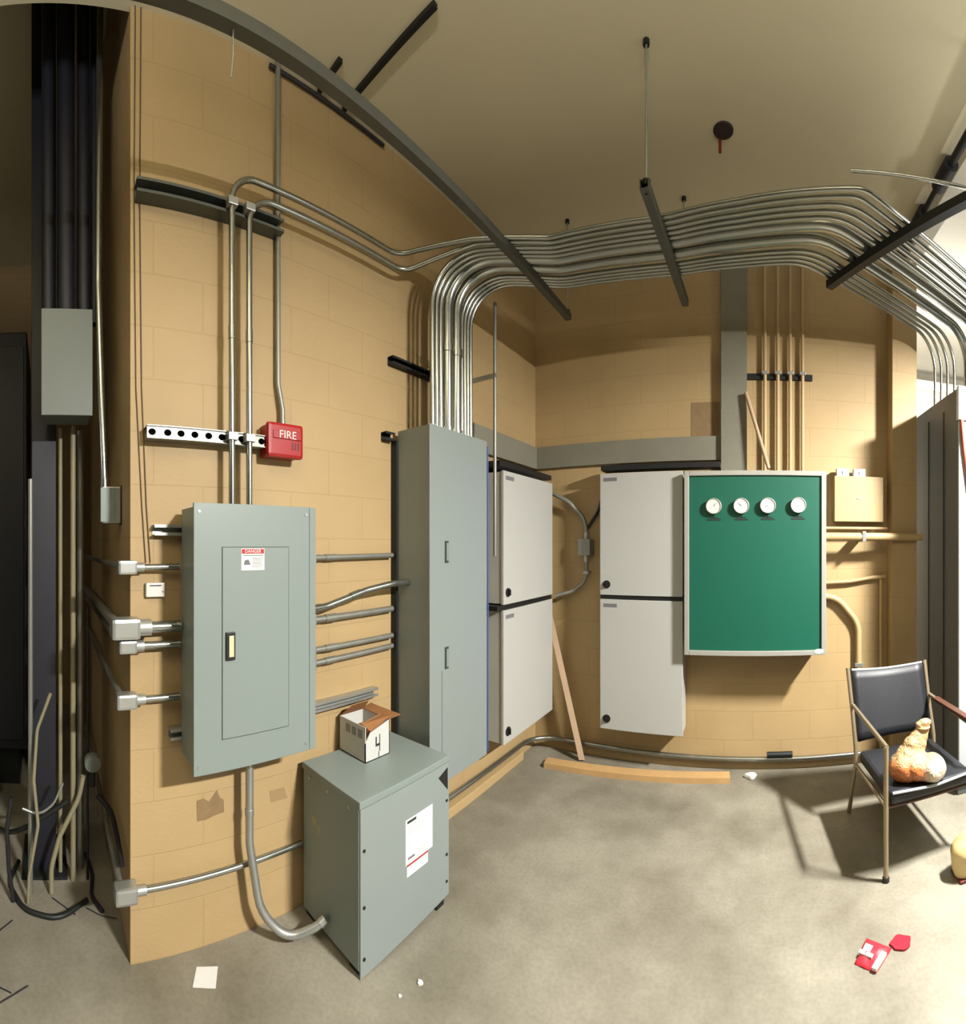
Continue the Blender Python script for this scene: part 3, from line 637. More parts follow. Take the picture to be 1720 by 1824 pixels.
for i, px in enumerate((1271, 1320, 1367, 1421)):
    c = at_y(px, 902 - 0.6 * i, BY)
    g = MB().lathe([(0.052, 0.006), (0.052, -0.022), (0.047, -0.026), (0.045, -0.020)], (c.x, BY, c.z), 'y', 28).build('gauge', 'alu', t)
    MB().lathe([(0.046, -0.016), (0.046, -0.0212)], (c.x, BY, c.z), 'y', 28).build('dial', 'dial', g)
    a = (0.9, 2.4, -2.6, -2.5)[i]
    MB().prism([(c.x - 0.003 * math.sin(a), BY - 0.0215, c.z + 0.003 * math.cos(a)), (c.x + 0.003 * math.sin(a), BY - 0.0215, c.z - 0.003 * math.cos(a)), (c.x + 0.034 * math.cos(a), BY - 0.0215, c.z + 0.034 * math.sin(a))], (0, -0.001, 0)).build('pointer', 'ink', g)
    k = MB(); z = c.z - 0.075
    k.box((c.x - 0.03, BY + 0.004, z - 0.004), (c.x + 0.03, BY + 0.0062, z + 0.004)).box((c.x - 0.045, BY + 0.004, z - 0.018), (c.x + 0.045, BY + 0.0062, z - 0.008)).box((c.x - 0.004, BY + 0.004, z), (c.x + 0.004, BY + 0.0062, z + 0.016))
    k.build('caption', mat('caption_black', (22, 40, 38), 0.7), t)
c = at_y(1458, 1160, BY - 0.008)
MB().prism([(c.x + 0.033 * math.cos(a), BY - 0.008, c.z + 0.016 * math.sin(a)) for a in [2 * PI * i / 20 for i in range(20)]], (0, -0.002, 0)).build('maker_plate', 'white', t)

# ================================================================ REST OF THE BACK WALL
for i, px in enumerate((1362, 1385, 1407, 1429)):
    x = at_y(px, 600, 3.165).x
    conduit([(x, 3.165, 1.9), (x, 3.165, CEIL)], 0.013, ('tan conduit of the four climbing above the green board, nearest the grey column', 'second tan conduit from the grey column above the green board', 'third tan conduit from the grey column above the green board', 'tan conduit of the four above the green board, furthest from the grey column')[i],
            m='tan', straps=[((x - 0.022, 3.148, zat(669, 3.2) - 0.006), (x + 0.022, 3.182, zat(669, 3.2) + 0.016))])
a, b = at_y(1328, 675, 3.17), at_y(1447, 668, 3.17)
MB().box((a.x, 3.18, zat(672, 3.2) - 0.02), (b.x, DB, zat(672, 3.2) + 0.02)).single('strut_channel', 'dark_steel', 'short dark strut channel behind the four tan conduits', 'strut channel')
a, b = at_y(1328, 700, 3.12), at_y(1369, 840, 3.02)
MB().tube([(a.x, 3.115, a.z), (b.x, 3.03, 2.112)], 0.017, seg=4).single('lumber_strip', 'palewood', 'thin pale stick slanting up from behind the green board to the grey column', 'stick')
# beige box with two little devices
a, b = at_y(1487, 848, 3.09), at_y(1572, 929, 3.09)
t = thing('wall_box', 'beige square electrical box beside the green board', 'electrical box', ((a.x + b.x) / 2, 3.14, b.z))
MB().box((a.x, 3.10, b.z), (b.x, DB, a.z), 0.004).build('body', 'tan', t)
MB().box((a.x - 0.003, 3.09, b.z - 0.003), (b.x + 0.003, 3.10, a.z + 0.003), 0.003).build('cover', 'tan', t)
cc = at_y(1530, 888, 3.09); MB().box((cc.x - 0.018, 3.086, cc.z - 0.006), (cc.x + 0.018, 3.091, cc.z + 0.006), 0.002).build('latch', 'brass', t)
for (p0, p1, lab, m) in ((1490, 1512, 'white switch cover standing on the beige box, nearer the green board', 'white'), (1520, 1541, 'cream switch cover standing on the beige box, away from the green board', 'cardwhite')):
    a2, b2 = at_y(p0, 833, 3.12), at_y(p1, 847, 3.12)
    t = thing('switch_box', lab, 'switch', ((a2.x + b2.x) / 2, 3.15, a.z + 0.003))
    MB().box((a2.x, 3.115, a.z + 0.003), (b2.x, 3.17, a.z + 0.062), 0.005).build('body', m, t)
    MB().box(((a2.x + b2.x) / 2 - 0.006, 3.108, a.z + 0.022), ((a2.x + b2.x) / 2 + 0.006, 3.116, a.z + 0.042), 0.002).build('toggle', 'white', t)
# pipes beside the board
conduit([(0.489, 3.03, 1.655), (1.2, 3.03, 1.655)], 0.028, 'thick tan pipe running level from behind the green board under the beige box', m='tan', straps=[((0.75, 3.0, 1.62), (0.775, DB, 1.69))])
conduit([(0.44, 3.10, 1.715), (0.96, 3.10, 1.715)], 0.011, 'thin tan conduit just above the thick level pipe', m='tan')
conduit([(0.44, 3.165, 1.325), (0.70, 3.165, 1.335), (0.90, 3.165, 1.365)], 0.013, 'tan conduit ending at a small fitting beside the green board', 0.2, m='tan', couplings=[((0.86, 3.165, 1.36), (0.96, 3.165, 1.365))])
conduit([(0.44, 3.165, 1.235), (0.60, 3.165, 1.225), (0.76, 3.165, 1.03), (0.76, 3.165, 0.55)], 0.022, 'tan conduit curving downward from behind the green board', 0.2, m='tan', straps=[((0.73, 3.14, 0.72), (0.79, DB, 0.745))])
conduit([(0.93, 3.17, 1.345), (0.93, 3.17, 0.107)], 0.011, 'thin tan conduit dropping from the small fitting toward the floor', m='tan')
# lumber in the corner
a = at_z(1036, 1356, 0.0)
t_ = MB(); top = Vector((-1.53, 3.13, 1.10)); bot = Vector((a.x, a.y, 0.012))
d = (top - bot).normalized(); s = Vector((0.9, 0.4, 0)).normalized() * 0.022; n = d.cross(s).normalized() * 0.01
t_.prism([bot + s + n, bot - s + n, bot - s - n, bot + s - n], top - bot).single('lumber_strip', 'palewood', 'pale wooden strip leaning in the corner between the white cabinets', 'stick')
a, b = at_z(968, 1368), at_z(1300, 1396)
d = (b - a).normalized(); s = Vector((-d.y, d.x, 0)) * 0.09
MB().prism([a, b, b + s, a + s], (0, 0, 0.038)).single('lumber_plank', 'wood', 'wooden plank lying on the floor along the back wall', 'plank')

# ================================================================ CHAIR
def chair():
    t = thing('armchair', 'black vinyl armchair with pale tube frame, a tied bag on its seat', 'chair', (0, 0, 0))
    w, dp = 0.25, 0.56     # half width, depth; front at y=0, back at y=dp
    sh_, ah, bh = 0.405, 0.64, 0.85
    for s in (-1, 1):
        MB().tube([(s * w, 0.0, 0), (s * w, 0.0, ah)], 0.0125, seg=10).build('leg', 'chairtube', t)
        MB().tube([(s * (w + 0.0), dp + 0.03, 0), (s * w, dp - 0.12, sh_ - 0.02), (s * w, dp - 0.04, 0.62), (s * (w + 0.006), dp + 0.035, bh + 0.01)], 0.0125, 0.25, seg=10).build('back_post', 'chairtube', t)
        MB().tube([(s * w, -0.01, ah), (s * w, dp - 0.05, ah + 0.025)], 0.012, seg=10).build('arm_rail', 'chairtube', t)
        MB().box((s * w - 0.022, 0.04, ah + 0.012), (s * w + 0.022, dp - 0.12, ah + 0.034), 0.009).build('arm_pad', 'armpad', t) if s > 0 else None
        MB().tube([(s * w, 0.0, sh_ - 0.05), (s * w, dp - 0.12, sh_ - 0.06)], 0.010, seg=10).build('side_rail', 'chairtube', t)
    MB().tube([(-w, 0.005, sh_ - 0.055), (w, 0.005, sh_ - 0.055)], 0.010, seg=10).build('front_rail', 'armpad', t)
    MB().box((-w + 0.02, -0.015, sh_ - 0.045), (w - 0.02, dp - 0.1, sh_ + 0.015), 0.02).build('seat', 'vinyl', t)
    MB().tube([(-w + 0.03, -0.012, sh_ + 0.012), (0, -0.03, sh_ + 0.010), (w - 0.03, -0.012, sh_ + 0.012)], 0.007, 0.3, seg=8).build('seat_piping', 'piping', t)
    # back pad, slightly hollow
    b = MB(); n = 10; rows = 8; G = []
    for j in range(rows + 1):
        v = j / rows; z = 0.47 + (bh - 0.475) * v; yb = dp - 0.10 + 0.125 * v
        G.append([(-w + 0.016 + (2 * w - 0.032) * i / n, yb + 0.03 * math.sin(PI * i / n), z - 0.018 * math.sin(PI * i / n) * v) for i in range(n + 1)])
    va = [[b.bm.verts.new(p) for p in r] for r in G]; vb = [[b.bm.verts.new((p[0], p[1] + 0.03, p[2])) for p in r] for r in G]
    for A, flip in ((va, 0), (vb, 1)):
        for j in range(rows):
            for i in range(n): b.bm.faces.new((A[j][i], A[j][i + 1], A[j + 1][i + 1], A[j + 1][i])).smooth = True
    for j in range(rows):
        b.bm.faces.new((va[j][0], va[j + 1][0], vb[j + 1][0], vb[j][0])); b.bm.faces.new((va[j][n], vb[j][n], vb[j + 1][n], va[j + 1][n]))
    for i in range(n):
        b.bm.faces.new((va[0][i], vb[0][i], vb[0][i + 1], va[0][i + 1])); b.bm.faces.new((va[rows][i], va[rows][i + 1], vb[rows][i + 1], vb[rows][i]))
    top = G[-1]
    b.build('backrest', 'vinyl', t)
    MB().tube([(p[0], p[1] + 0.004, p[2] + 0.004) for p in top], 0.0075, seg=8).build('back_piping', 'piping', t)
    for s in (-1, 1): MB().cyl((s * w, 0, 0), (s * w, 0, 0.02), 0.017, 10).build('foot_cap', 'black', t)
    return t
c = chair()
ang = math.radians(5)
c.rotation_euler = (0, 0, ang)
c.location = Vector((0.624, 2.04, 0)) - Matrix.Rotation(ang, 3, 'Z') @ Vector((-0.25, 0, 0))
def lump(seed, rx, ry, rz, centre, name, m, parent, squash=0.0, seg=28, amp=0.10):
    rnd = random.Random(seed); ph = [rnd.uniform(0, 6.28) for _ in range(8)]
    b = MB(); bmesh.ops.create_uvsphere(b.bm, u_segments=seg, v_segments=seg // 2 + 2, radius=1)
    for v in b.bm.verts:
        p = v.co.copy()
        k = 1 + amp * (math.sin(3.1 * p.x + ph[0]) * math.sin(2.7 * p.y + ph[1]) + 0.6 * math.sin(6.5 * p.z + ph[2] + 2 * p.x) + 0.4 * math.sin(9 * p.x + 7 * p.y + ph[3]))
        z = p.z * k
        if z < -squash: z = -squash
        v.co = Vector((p.x * k * rx, p.y * k * ry, z * rz)) + Vector(centre)
    for f in b.bm.faces: f.smooth = True
    return b.build(name, m, parent)
sz = 0.421
bc = Vector((0.81, 2.12, sz))
t = thing('plastic_bag', 'knotted clear plastic bag of orange-brown food on the chair seat', 'bag', bc)
b = MB()
def blob(c, rx, ry, rz):
    r = bmesh.ops.create_uvsphere(b.bm, u_segments=24, v_segments=14, radius=1)
    for v in r['verts']:
        p = v.co.copy(); k = 1 + 0.05 * math.sin(5 * p.x + 3 * p.z) * math.sin(4 * p.y + 2)
        v.co = bc + Vector((c[0] + p.x * rx * k, c[1] + p.y * ry * k, max(0.0, c[2] + p.z * rz * k)))
for c_, r_ in (((-0.055, 0.015, 0.060), (0.085, 0.08, 0.075)), ((0.0, 0.0, 0.062), (0.09, 0.085, 0.07)), ((0.068, -0.03, 0.055), (0.078, 0.08, 0.068)),
               ((-0.02, 0.03, 0.115), (0.078, 0.06, 0.05)), ((0.005, 0.035, 0.155), (0.064, 0.046, 0.05)), ((0.03, 0.04, 0.19), (0.050, 0.036, 0.04)),
               ((0.05, 0.042, 0.222), (0.037, 0.028, 0.035)), ((0.062, 0.042, 0.256), (0.038, 0.024, 0.022)), ((0.034, 0.042, 0.252), (0.026, 0.02, 0.014))): blob(c_, *r_)
m = bpy.data.materials.new('bag_of_food'); m.use_nodes = True; nt = m.node_tree; N = nt.nodes; L = nt.links; P_ = N['Principled BSDF']
tc = N.new('ShaderNodeTexCoord'); sp = N.new('ShaderNodeSeparateXYZ'); L.new(tc.outputs['Object'], sp.inputs[0])
nz = N.new('ShaderNodeTexNoise'); nz.inputs['Scale'].default_value = 18; nz.inputs['Detail'].default_value = 5; L.new(tc.outputs['Object'], nz.inputs['Vector'])
ma = N.new('ShaderNodeMath'); ma.operation = 'MULTIPLY_ADD'; ma.inputs[1].default_value = 0.07; L.new(nz.outputs['Fac'], ma.inputs[0]); L.new(sp.outputs['X'], ma.inputs[2])
r1 = N.new('ShaderNodeMapRange'); r1.inputs[1].default_value = 0.035; r1.inputs[2].default_value = 0.075; L.new(ma.outputs[0], r1.inputs[0])
mz = N.new('ShaderNodeMath'); mz.operation = 'MULTIPLY_ADD'; mz.inputs[1].default_value = 0.05; L.new(nz.outputs['Fac'], mz.inputs[0]); L.new(sp.outputs['Z'], mz.inputs[2])
r2 = N.new('ShaderNodeMapRange'); r2.inputs[1].default_value = 0.105; r2.inputs[2].default_value = 0.14; L.new(mz.outputs[0], r2.inputs[0])
x1 = N.new('ShaderNodeMix'); x1.data_type = 'RGBA'; x1.inputs[6].default_value = rgb(206, 122, 66); x1.inputs[7].default_value = rgb(240, 222, 194); L.new(r1.outputs[0], x1.inputs[0])
x2 = N.new('ShaderNodeMix'); x2.data_type = 'RGBA'; x2.inputs[7].default_value = rgb(212, 172, 124); L.new(x1.outputs[2], x2.inputs[6]); L.new(r2.outputs[0], x2.inputs[0])
L.new(x2.outputs[2], P_.inputs['Base Color']); P_.inputs['Roughness'].default_value = 0.32
n3 = N.new('ShaderNodeTexNoise'); n3.inputs['Scale'].default_value = 34; n3.inputs['Detail'].default_value = 3; n3.inputs['Distortion'].default_value = 1.5; L.new(tc.outputs['Object'], n3.inputs['Vector'])
bp = N.new('ShaderNodeBump'); bp.inputs['Strength'].default_value = 0.9; bp.inputs['Distance'].default_value = 0.012; L.new(n3.outputs['Fac'], bp.inputs['Height']); L.new(bp.outputs['Normal'], P_.inputs['Normal'])
bb = b.build('bag_body', m, t)
md = bb.modifiers.new('join', 'REMESH'); md.mode = 'VOXEL'; md.voxel_size = 0.006; md.use_smooth_shade = True
md = bb.modifiers.new('soften', 'SMOOTH'); md.iterations = 6; md.factor = 0.5
kn = bc + Vector((0.052, 0.042, 0.234))
MB().lathe([(0.026, -0.006), (0.037, -0.003), (0.037, 0.004), (0.026, 0.007)], kn, 'z', 16).build('knot', 'bag', t)
sc_ = Vector((1.03, 1.945, 0))
t = thing('sack', 'cream paper sack standing on the floor beside the chair front', 'sack', sc_)
lump(9, 0.112, 0.07, 0.12, sc_ + Vector((0, 0, 0.09)), 'sack_body', 'sack', t, 0.74, amp=0.07)
MB().box((sc_.x - 0.09, sc_.y - 0.06, 0.0), (sc_.x + 0.09, sc_.y + 0.05, 0.014), 0.008).build('sack_bottom', 'sack_red', t)

# ================================================================ SWITCHGEAR BY THE OPENING
GX0, GX1, GY0, GY1, GZ = 1.262, 2.2, 2.55, 3.32, 2.6
t = thing('switchgear', 'tall grey switchgear cabinet behind the chair, its shaded side toward the board', 'switchgear', ((GX0 + GX1) / 2, (GY0 + GY1) / 2, 0))
MB().box((GX0, GY0 + 0.02, 0), (GX1, GY1, GZ), 0.006).build('body', 'swg_shaded', t)
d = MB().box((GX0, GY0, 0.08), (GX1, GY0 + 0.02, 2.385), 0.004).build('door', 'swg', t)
MB().box((GX0 - 0.01, GY0 - 0.015, 2.39), (GX1, GY0 + 0.02, GZ + 0.005), 0.004).build('top_panel', 'swg_white', t)
MB().tube([(GX0 + 0.012, GY0 - 0.012, 2.39), (GX0 + 0.03, GY0 - 0.014, 2.2), (GX0 + 0.075, GY0 - 0.014, 1.9)], 0.012, 0.3, 8).build('orange_cord', 'orange', t)
MB().box((GX0 - 0.004, 2.78, 0.1), (GX0, 2.795, 2.5)).box((GX0 - 0.004, 3.05, 0.1), (GX0, 3.06, 2.5)).build('seam', 'dark_steel', t)

# ================================================================ DARK RECESS BESIDE THE WALL END
def dark_conduit(pts, r, label, m='dark_pipe', fillet=0.2, **kw): return conduit(pts, r, label, fillet, m=m, **kw)
t = thing('steel_column', 'dark steel column standing in the shadowed recess', 'column', (-2.22, -0.03, 0))
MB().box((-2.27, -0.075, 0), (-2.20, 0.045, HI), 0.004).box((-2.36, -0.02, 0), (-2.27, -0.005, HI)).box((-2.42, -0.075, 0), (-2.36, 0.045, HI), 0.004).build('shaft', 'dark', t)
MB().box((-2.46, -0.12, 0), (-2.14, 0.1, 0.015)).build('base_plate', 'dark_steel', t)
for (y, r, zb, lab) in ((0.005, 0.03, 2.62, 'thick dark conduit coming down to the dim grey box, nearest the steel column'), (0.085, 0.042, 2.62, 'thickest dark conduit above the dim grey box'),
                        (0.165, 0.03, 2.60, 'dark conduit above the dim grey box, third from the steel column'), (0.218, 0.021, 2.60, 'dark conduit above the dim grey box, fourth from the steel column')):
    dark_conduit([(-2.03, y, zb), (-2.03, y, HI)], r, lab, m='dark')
t = thing('pull_box', 'dim grey box hung at the foot of the dark conduits', 'electrical box', (-2.0, 0.09, 2.16))
MB().box((-2.12, -0.02, 2.165), (-1.955, 0.195, 2.62), 0.004).build('body', 'darkbox', t)
MB().box((-2.125, -0.01, 2.18), (-2.12, 0.18, 2.60)).build('mounting_plate', 'dark_steel', t)
MB().box((-1.955, -0.024, 2.161), (-1.945, 0.199, 2.624), 0.003).build('cover', 'darkbox', t)
dark_conduit([(-1.96, 0.235, HI), (-1.96, 0.225, 2.75), (-1.93, 0.235, 2.25), (-1.90, 0.245, 1.86)], 0.016, 'bright-edged conduit curving down to the slim box at the wall end', m='emt', couplings=[((-1.902, 0.2445, 1.88), (-1.90, 0.245, 1.84))])
t = thing('pull_box', 'slim grey pull box on the end face of the wall', 'electrical box', (-1.89, 0.25, 1.69))
MB().box((-1.925, 0.235, 1.69), (-1.875, WY - 0.003, 1.845), 0.006).build('body', 'galv', t)
MB().box((-1.93, WY - 0.003, 1.685), (-1.87, WY, 1.85)).build('mounting_plate', 'dark_steel', t)
MB().box((-1.876, 0.225, 1.695), (-1.872, 0.287, 1.84), 0.002).build('cover', 'panel', t)
# risers and cables at the foot
specs = [(-2.18, 0.066, 0.0, 2.163, 0.010, 'cable', 'pale thin riser directly beneath the dim grey box'), (-2.14, 0.125, 0.0, 2.163, 0.013, 'cable', 'tan-grey riser beneath the middle of the dim grey box'),
         (-2.22, 0.165, 0.0, 2.163, 0.016, 'strut', 'thick grey riser behind the round junction box'), (-2.14, 0.195, 0.0, 1.3, 0.006, 'dark', 'thin black riser close to the end face of the wall'),
         (-2.06, -0.075, 0.0, 1.9, 0.012, 'strut', 'lone grey riser on the shadow side of the steel column')]
for (x, y, za, zb, r, m, lab) in specs: dark_conduit([(x, y, za), (x, y, zb)], r, lab, m=m)
t = thing('junction_box', 'round grey junction box low in the recess', 'junction box', (-2.13, 0.20, 0.55))
MB().lathe([(0.038, 0), (0.038, -0.05), (0.034, -0.055)], (-2.08, 0.215, 0.575), 'x', 20).build('body', 'darkbox', t)
MB().tube([(-2.11, 0.215, 0.53), (-2.11, 0.215, 0.46)], 0.014, seg=10).build('hub', 'dark', t)
MB().tube([(-2.09, 0.17, 0.52), (-2.09, 0.15, 0.42), (-2.08, 0.06, 0.25), (-2.06, 0.02, 0.12), (-2.05, 0.022, 0.01)], 0.0115, 0.2, 10).single('cable', 'cable', 'pale cable curving down to the floor in the recess', 'cable')
MB().tube([(-2.06, 0.235, 0.44), (-1.98, 0.285, 0.42), (-1.86, 0.290, 0.39), (-1.72, 0.290, 0.355)], 0.012, 0.2, 10).single('cable', 'dark_pipe', 'dark cable slanting down the wall end to the lowest elbow', 'cable')
MB().tube([(-2.10, 0.10, 0.40), (-2.10, -0.12, 0.26), (-2.30, -0.21, 0.12), (-2.5, -0.26, 0.012)], 0.012, 0.2, 8).single('cable', 'dark_steel', 'dark cable looping behind the steel column to the floor', 'cable')
MB().tube([(-2.0, 0.18, 0.012), (-1.9, 0.05, 0.012), (-1.95, -0.1, 0.012), (-2.1, -0.18, 0.012), (-2.25, -0.14, 0.012)], 0.011, 0.12, 8).single('cable', 'dark_steel', 'dark cable coiled on the floor at the foot of the steel column', 'cable')
MB().tube([(-2.3, 0.2, 0.012), (-2.15, 0.22, 0.012), (-2.02, 0.2, 0.012), (-1.93, 0.24, 0.012)], 0.009, 0.1, 8).single('cable', 'dark', 'black cable on the floor along the end face of the wall', 'cable')
def at_d(px, py, d): return Vector((d * math.sin(th(px)), d * math.cos(th(px)), max(0.012, zat(py, d))))
def tangle(pp, r, m, lab): MB().tube([at_d(*p) for p in pp], r, 0.12, 8).single('cable', m, lab, 'cable')
tangle([(90, 1235, 2.02), (66, 1300, 2.02), (60, 1390, 2.0), (68, 1470, 1.99), (52, 1560, 1.99), (50, 1612, 1.99)], 0.008, 'cable', 'thin tan cable crossing in front of the steel column')
tangle([(112, 1395, 2.02), (96, 1432, 2.02), (70, 1452, 2.03), (40, 1440, 2.04)], 0.006, 'galv', 'pale wire loop in front of the steel column')
tangle([(20, 1420, 2.0), (12, 1480, 2.0), (16, 1550, 2.0), (24, 1612, 2.0)], 0.010, 'dark_pipe', 'dark hanging cable on the shadow side of the steel column')
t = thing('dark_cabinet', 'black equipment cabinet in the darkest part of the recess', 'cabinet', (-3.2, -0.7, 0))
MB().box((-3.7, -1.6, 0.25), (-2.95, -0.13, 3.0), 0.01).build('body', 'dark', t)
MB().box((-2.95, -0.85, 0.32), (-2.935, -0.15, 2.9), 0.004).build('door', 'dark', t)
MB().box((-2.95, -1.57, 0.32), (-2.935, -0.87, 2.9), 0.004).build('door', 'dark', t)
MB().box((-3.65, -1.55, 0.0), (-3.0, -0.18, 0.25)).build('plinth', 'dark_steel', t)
MB().box((-2.9, -0.62, 0.0), (-2.55, -0.3, 0.16), 0.01).single('crate', 'dark_steel', 'dark low crate on the floor beside the steel column', 'crate')
# scraps
def scrap(pts, label, r=0.0025): MB().tube([Vector((p.x, p.y, r)) for p in pts], r, 0.05, 6).single('wire_scrap', 'dark', label, 'wire')
scrap([at_z(-15, 1670), at_z(22, 1640)], 'short dark wire scrap on the floor in front of the recess, middle one of three')
scrap([at_z(-10, 1793), at_z(50, 1757)], 'dark wire scrap on the floor lying nearest the camera')
scrap([at_z(-10, 1755), at_z(20, 1770)], 'tiny dark wire scrap crossing beside the nearest one')
scrap([at_z(93, 1600), at_z(112, 1614), at_z(134, 1630)], 'dark wire scrap on the floor near the foot of the steel column')
scrap([at_z(154, 1618), at_z(180, 1632), at_z(208, 1637)], 'dark wire scrap on the floor near the wall end')
p = [at_z(350, 1723), at_z(388, 1722), at_z(384, 1761), at_z(343, 1759)]
MB().prism(p, (0, 0, 0.002)).single('paper_tag', 'paper', 'blank white paper card on the floor near the wall end', 'paper')
for (px, py, s, lab) in ((748, 1752, 0.010, 'small pale crumb of debris on the floor in front of the transformer'), (712, 1775, 0.006, 'tiny pale chip on the floor nearest the transformer corner')):
    q = at_z(px, py); MB().prism([(q.x + s * math.cos(a) * (1 + 0.4 * math.sin(3 * a)), q.y + s * math.sin(a), 0) for a in [2 * PI * i / 9 for i in range(9)]], (0, 0, s * 0.6)).single('debris', 'paper', lab, 'debris')
q = at_z(1336, 1386)
t = MB(); bmesh.ops.create_icosphere(t.bm, subdivisions=2, radius=0.035)
for v in t.bm.verts: v.co = Vector((v.co.x * (1.2 + 0.5 * math.sin(40 * v.co.y)), v.co.y * (1 + 0.4 * math.sin(50 * v.co.x)), max(0, v.co.z * 0.7 + 0.012))) + q
t.single('crumpled_paper', 'paper', 'crumpled white scrap on the floor by the back wall conduit', 'paper')
# red packet and red scrap
q = [at_z(1543, 1672), at_z(1588, 1690), at_z(1560, 1735), at_z(1521, 1718)]
ctr = sum(q, Vector()) / 4
t = thing('snack_packet', 'crumpled red and white packet lying on the floor', 'packet', ctr)
b = MB(); n = 10; top = []
for j in range(n + 1):
    row = []
    for i in range(n + 1):
        u, v = i / n, j / n
        p = q[0] * (1 - u) * (1 - v) + q[1] * u * (1 - v) + q[2] * u * v + q[3] * (1 - u) * v
        e = min(u, 1 - u, v, 1 - v) * 2
        row.append(b.bm.verts.new((p.x, p.y, 0.003 + 0.018 * min(1, e * 1.6) + 0.004 * math.sin(9 * u + 4 * v) * math.sin(7 * v))))
    top.append(row)
for j in range(n):
    for i in range(n): b.bm.faces.new((top[j][i], top[j][i + 1], top[j + 1][i + 1], top[j + 1][i])).smooth = True
ring = [top[0][i] for i in range(n + 1)] + [top[j][n] for j in range(1, n + 1)] + [top[n][i] for i in range(n - 1, -1, -1)] + [top[j][0] for j in range(n - 1, 0, -1)]
low = [b.bm.verts.new((v.co.x, v.co.y, 0)) for v in ring]
for i in range(len(ring)): k = (i + 1) % len(ring); b.bm.faces.new((ring[i], ring[k], low[k], low[i]))
b.bm.faces.new(low)
b.build('wrapper', 'packet', t)
def lerp(u, v): return q[0] * (1 - u) * (1 - v) + q[1] * u * (1 - v) + q[2] * u * v + q[3] * (1 - u) * v
def patch(u0, u1, v0, v1, z):
    return [Vector((lerp(u, v).x, lerp(u, v).y, z)) for (u, v) in ((u0, v0), (u1, v0), (u1, v1), (u0, v1))]
MB().prism(patch(0.80, 1.01, 0.35, 1.01, 0.008), (0, 0, 0.011)).build('white_edge', 'packet_white', t)
MB().prism(patch(0.04, 0.62, 0.60, 0.74, 0.016), (0, 0, 0.0065)).prism(patch(0.14, 0.44, 0.34, 0.60, 0.018), (0, 0, 0.005)).build('white_print', 'packet_white', t)
q2 = at_z(1604, 1681)
MB().prism([(q2.x + 0.042 * math.cos(a) * (1 + 0.12 * math.sin(5 * a)), q2.y + 0.034 * math.sin(a) * (1 + 0.1 * math.sin(4 * a + 1)), 0) for a in [2 * PI * i / 26 for i in range(26)]], (0, 0, 0.008)).single('wrapper_scrap', mat('dark_red_scrap', (178, 18, 44), 0.5, var=0.3, scale=60), 'small round dark red scrap beside the red and white packet', 'packet')

# ================================================================ LIGHT
def fixture(c, length, along, label, power, size, size_y, rot=(0, 0, 0), color=(1, 0.97, 0.9), hang=4.4, up=0, bare=0):
    c = Vector(c); a = Vector((1, 0, 0)) if along == 'x' else Vector((0, 1, 0)); s = Vector((0, 1, 0)) if along == 'x' else Vector((1, 0, 0))
    t = thing('fluorescent_light', label, 'light', c)
    h = MB(); lo = c - a * length / 2 - s * 0.09; hi = c + a * length / 2 + s * 0.09
    h.box((lo.x, lo.y, c.z + 0.03), (hi.x, hi.y, c.z + 0.09), 0.006); h.build('housing', 'white', t)
    for k in (-1, 1): MB().tube([c - a * (length / 2 - 0.04) + s * 0.045 * k + Vector((0, 0, 0.01)), c + a * (length / 2 - 0.04) + s * 0.045 * k + Vector((0, 0, 0.01))], 0.016, seg=10).build('lamp_tube', 'tube', t)
    for k in (-1, 1): MB().cyl(c + a * k * length * 0.4 + Vector((0, 0, 0.09)), Vector((c.x, c.y, hang)) + a * k * length * 0.4, 0.004, 6).build('hanger', 'galv', t)
    if bare:
        L = bpy.data.lights.new('lamp', 'POINT'); L.shadow_soft_size = bare
    else:
        L = bpy.data.lights.new('lamp', 'AREA'); L.shape = 'RECTANGLE'; L.size = size; L.size_y = size_y
    L.energy = power; L.color = color
    o = bpy.data.objects.new('lamp', L); COL.objects.link(o); o.location = c + Vector((0, 0, -0.03 - bare)); o.rotation_euler = rot
    if up:
        L = bpy.data.lights.new('lamp_glow', 'AREA'); L.shape = 'RECTANGLE'; L.size = size; L.size_y = size_y; L.energy = up; L.color = color
        o = bpy.data.objects.new('lamp_glow', L); COL.objects.link(o); o.location = c + Vector((0, 0, 0.12)); o.rotation_euler = (PI, 0, 0)
    return t
fixture((2.0, 1.48, 3.05), 1.2, 'y', 'hanging fluorescent light over the aisle beside the switchgear', 350, 0.14, 0.36, rot=(0, math.radians(6), 0), color=(1.0, 0.98, 0.94), up=20)
fixture((2.2, 4.6, 3.35), 1.2, 'x', 'hanging fluorescent light beyond the wall opening, the nearer one', 520, 1.1, 0.16, rot=(math.radians(38), 0, 0), up=30)
fixture((2.6, 5.7, 3.75), 1.2, 'x', 'hanging fluorescent light beyond the wall opening, the further one', 120, 1.1, 0.16)
fixture((0.35, -0.5, 2.95), 1.2, 'x', 'added fill light above the viewpoint, glowing up at the ceiling', 3, 1.1, 0.2, up=78, hang=CEIL)  # invented pendant, added to brighten the ceiling
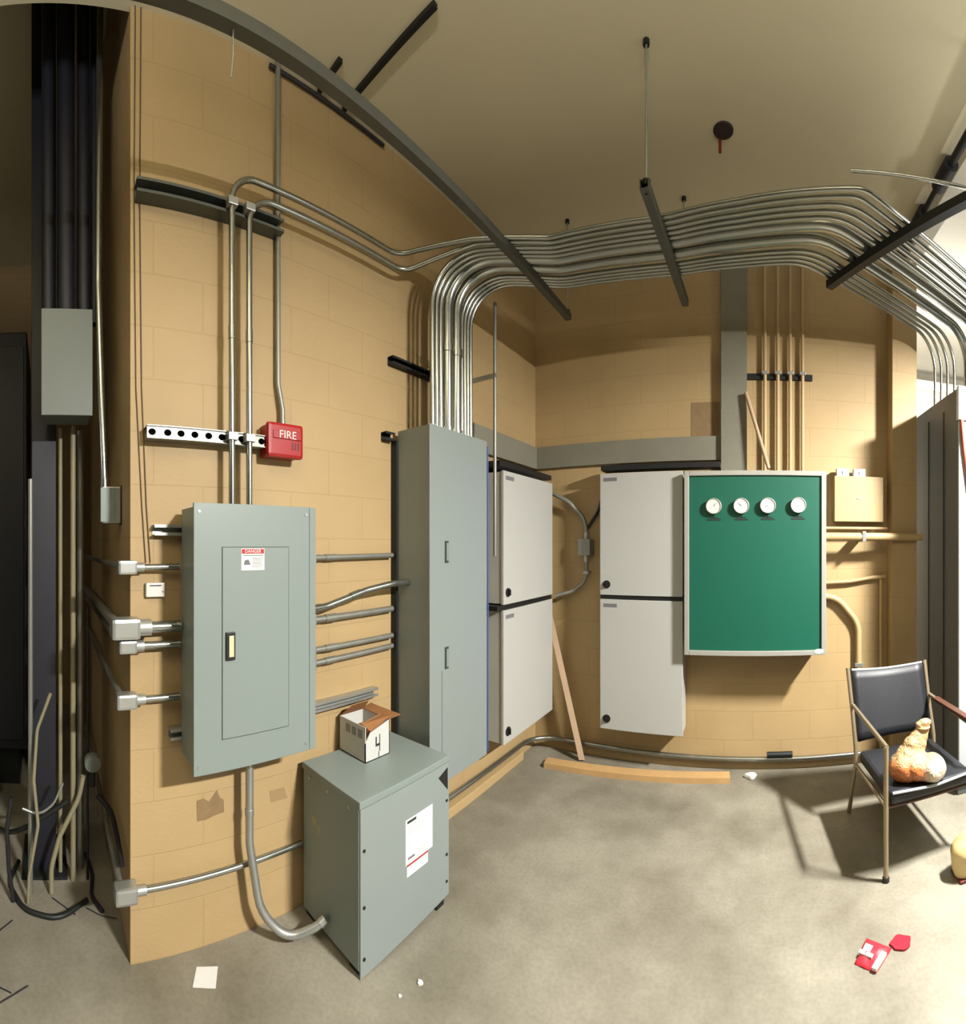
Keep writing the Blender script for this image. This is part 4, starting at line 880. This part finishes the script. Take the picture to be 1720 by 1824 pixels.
fixture((-1.2, -3.6, 3.1), 1.2, 'x', 'added fill light far behind the viewpoint, dimmer than the rest', 18, 1.1, 0.2, hang=CEIL)  # added fill for dark faces turned toward the viewpoint
w = bpy.data.worlds.new('world'); S.world = w; w.use_nodes = True
w.node_tree.nodes['Background'].inputs[0].default_value = (0.5, 0.5, 0.5, 1); w.node_tree.nodes['Background'].inputs[1].default_value = 0.05

for o in list(S.objects):
    if o.parent is None and 'label' in o and 'group' not in o:
        n = o.name.split('.')[0]; l = o['label']
        g = {'conduit_elbow': 'pull elbows on the wall corner', 'wall_cabinet': 'white wall cabinets', 'fluorescent_light': 'hanging fluorescent lights', 'wire_scrap': 'wire scraps on the floor',
             'threaded_rod': 'threaded rods under the ceiling', 'gap_shade': 'black gap shade strips by the white cabinets', 'ceiling_strut': 'dark strips on the ceiling', 'switch_box': 'switch covers on the beige box', 'debris': 'debris on the floor'}.get(n)
        if 'above the green board' in l and n == 'conduit': g = 'tan conduits above the green board'
        if 'between the panelboard and the tall cabinet' in l or 'between panelboard and tall cabinet' in l: g = 'conduits from the panelboard to the tall cabinet'
        if 'above the dim grey box' in l: g = 'dark conduits above the dim grey box'
        if 'riser' in l: g = 'risers in the recess'
        if g: o['group'] = g
# ================================================================ CAMERA: a phone panorama (cylindrical sweep)
cd = bpy.data.cameras.new('camera'); cam = bpy.data.objects.new('camera', cd); COL.objects.link(cam)
cd.type = 'PANO'; cd.panorama_type = 'CENTRAL_CYLINDRICAL'
half = 860.0 / F
cd.central_cylindrical_range_u_min = -half; cd.central_cylindrical_range_u_max = half
cd.central_cylindrical_range_v_min = -(1824 - Y0) / F; cd.central_cylindrical_range_v_max = Y0 / F
cd.central_cylindrical_radius = 1.0
cam.location = (0, 0, EYE)
fwd = th(860)     # heading of the middle of the frame, from +Y toward +X
cam.rotation_euler = (PI / 2, 0, -fwd)
S.camera = cam
S.view_settings.view_transform = 'Standard'; S.view_settings.look = 'None'; S.view_settings.gamma = 1; S.view_settings.exposure = 0.6
S.view_settings.use_curve_mapping = False
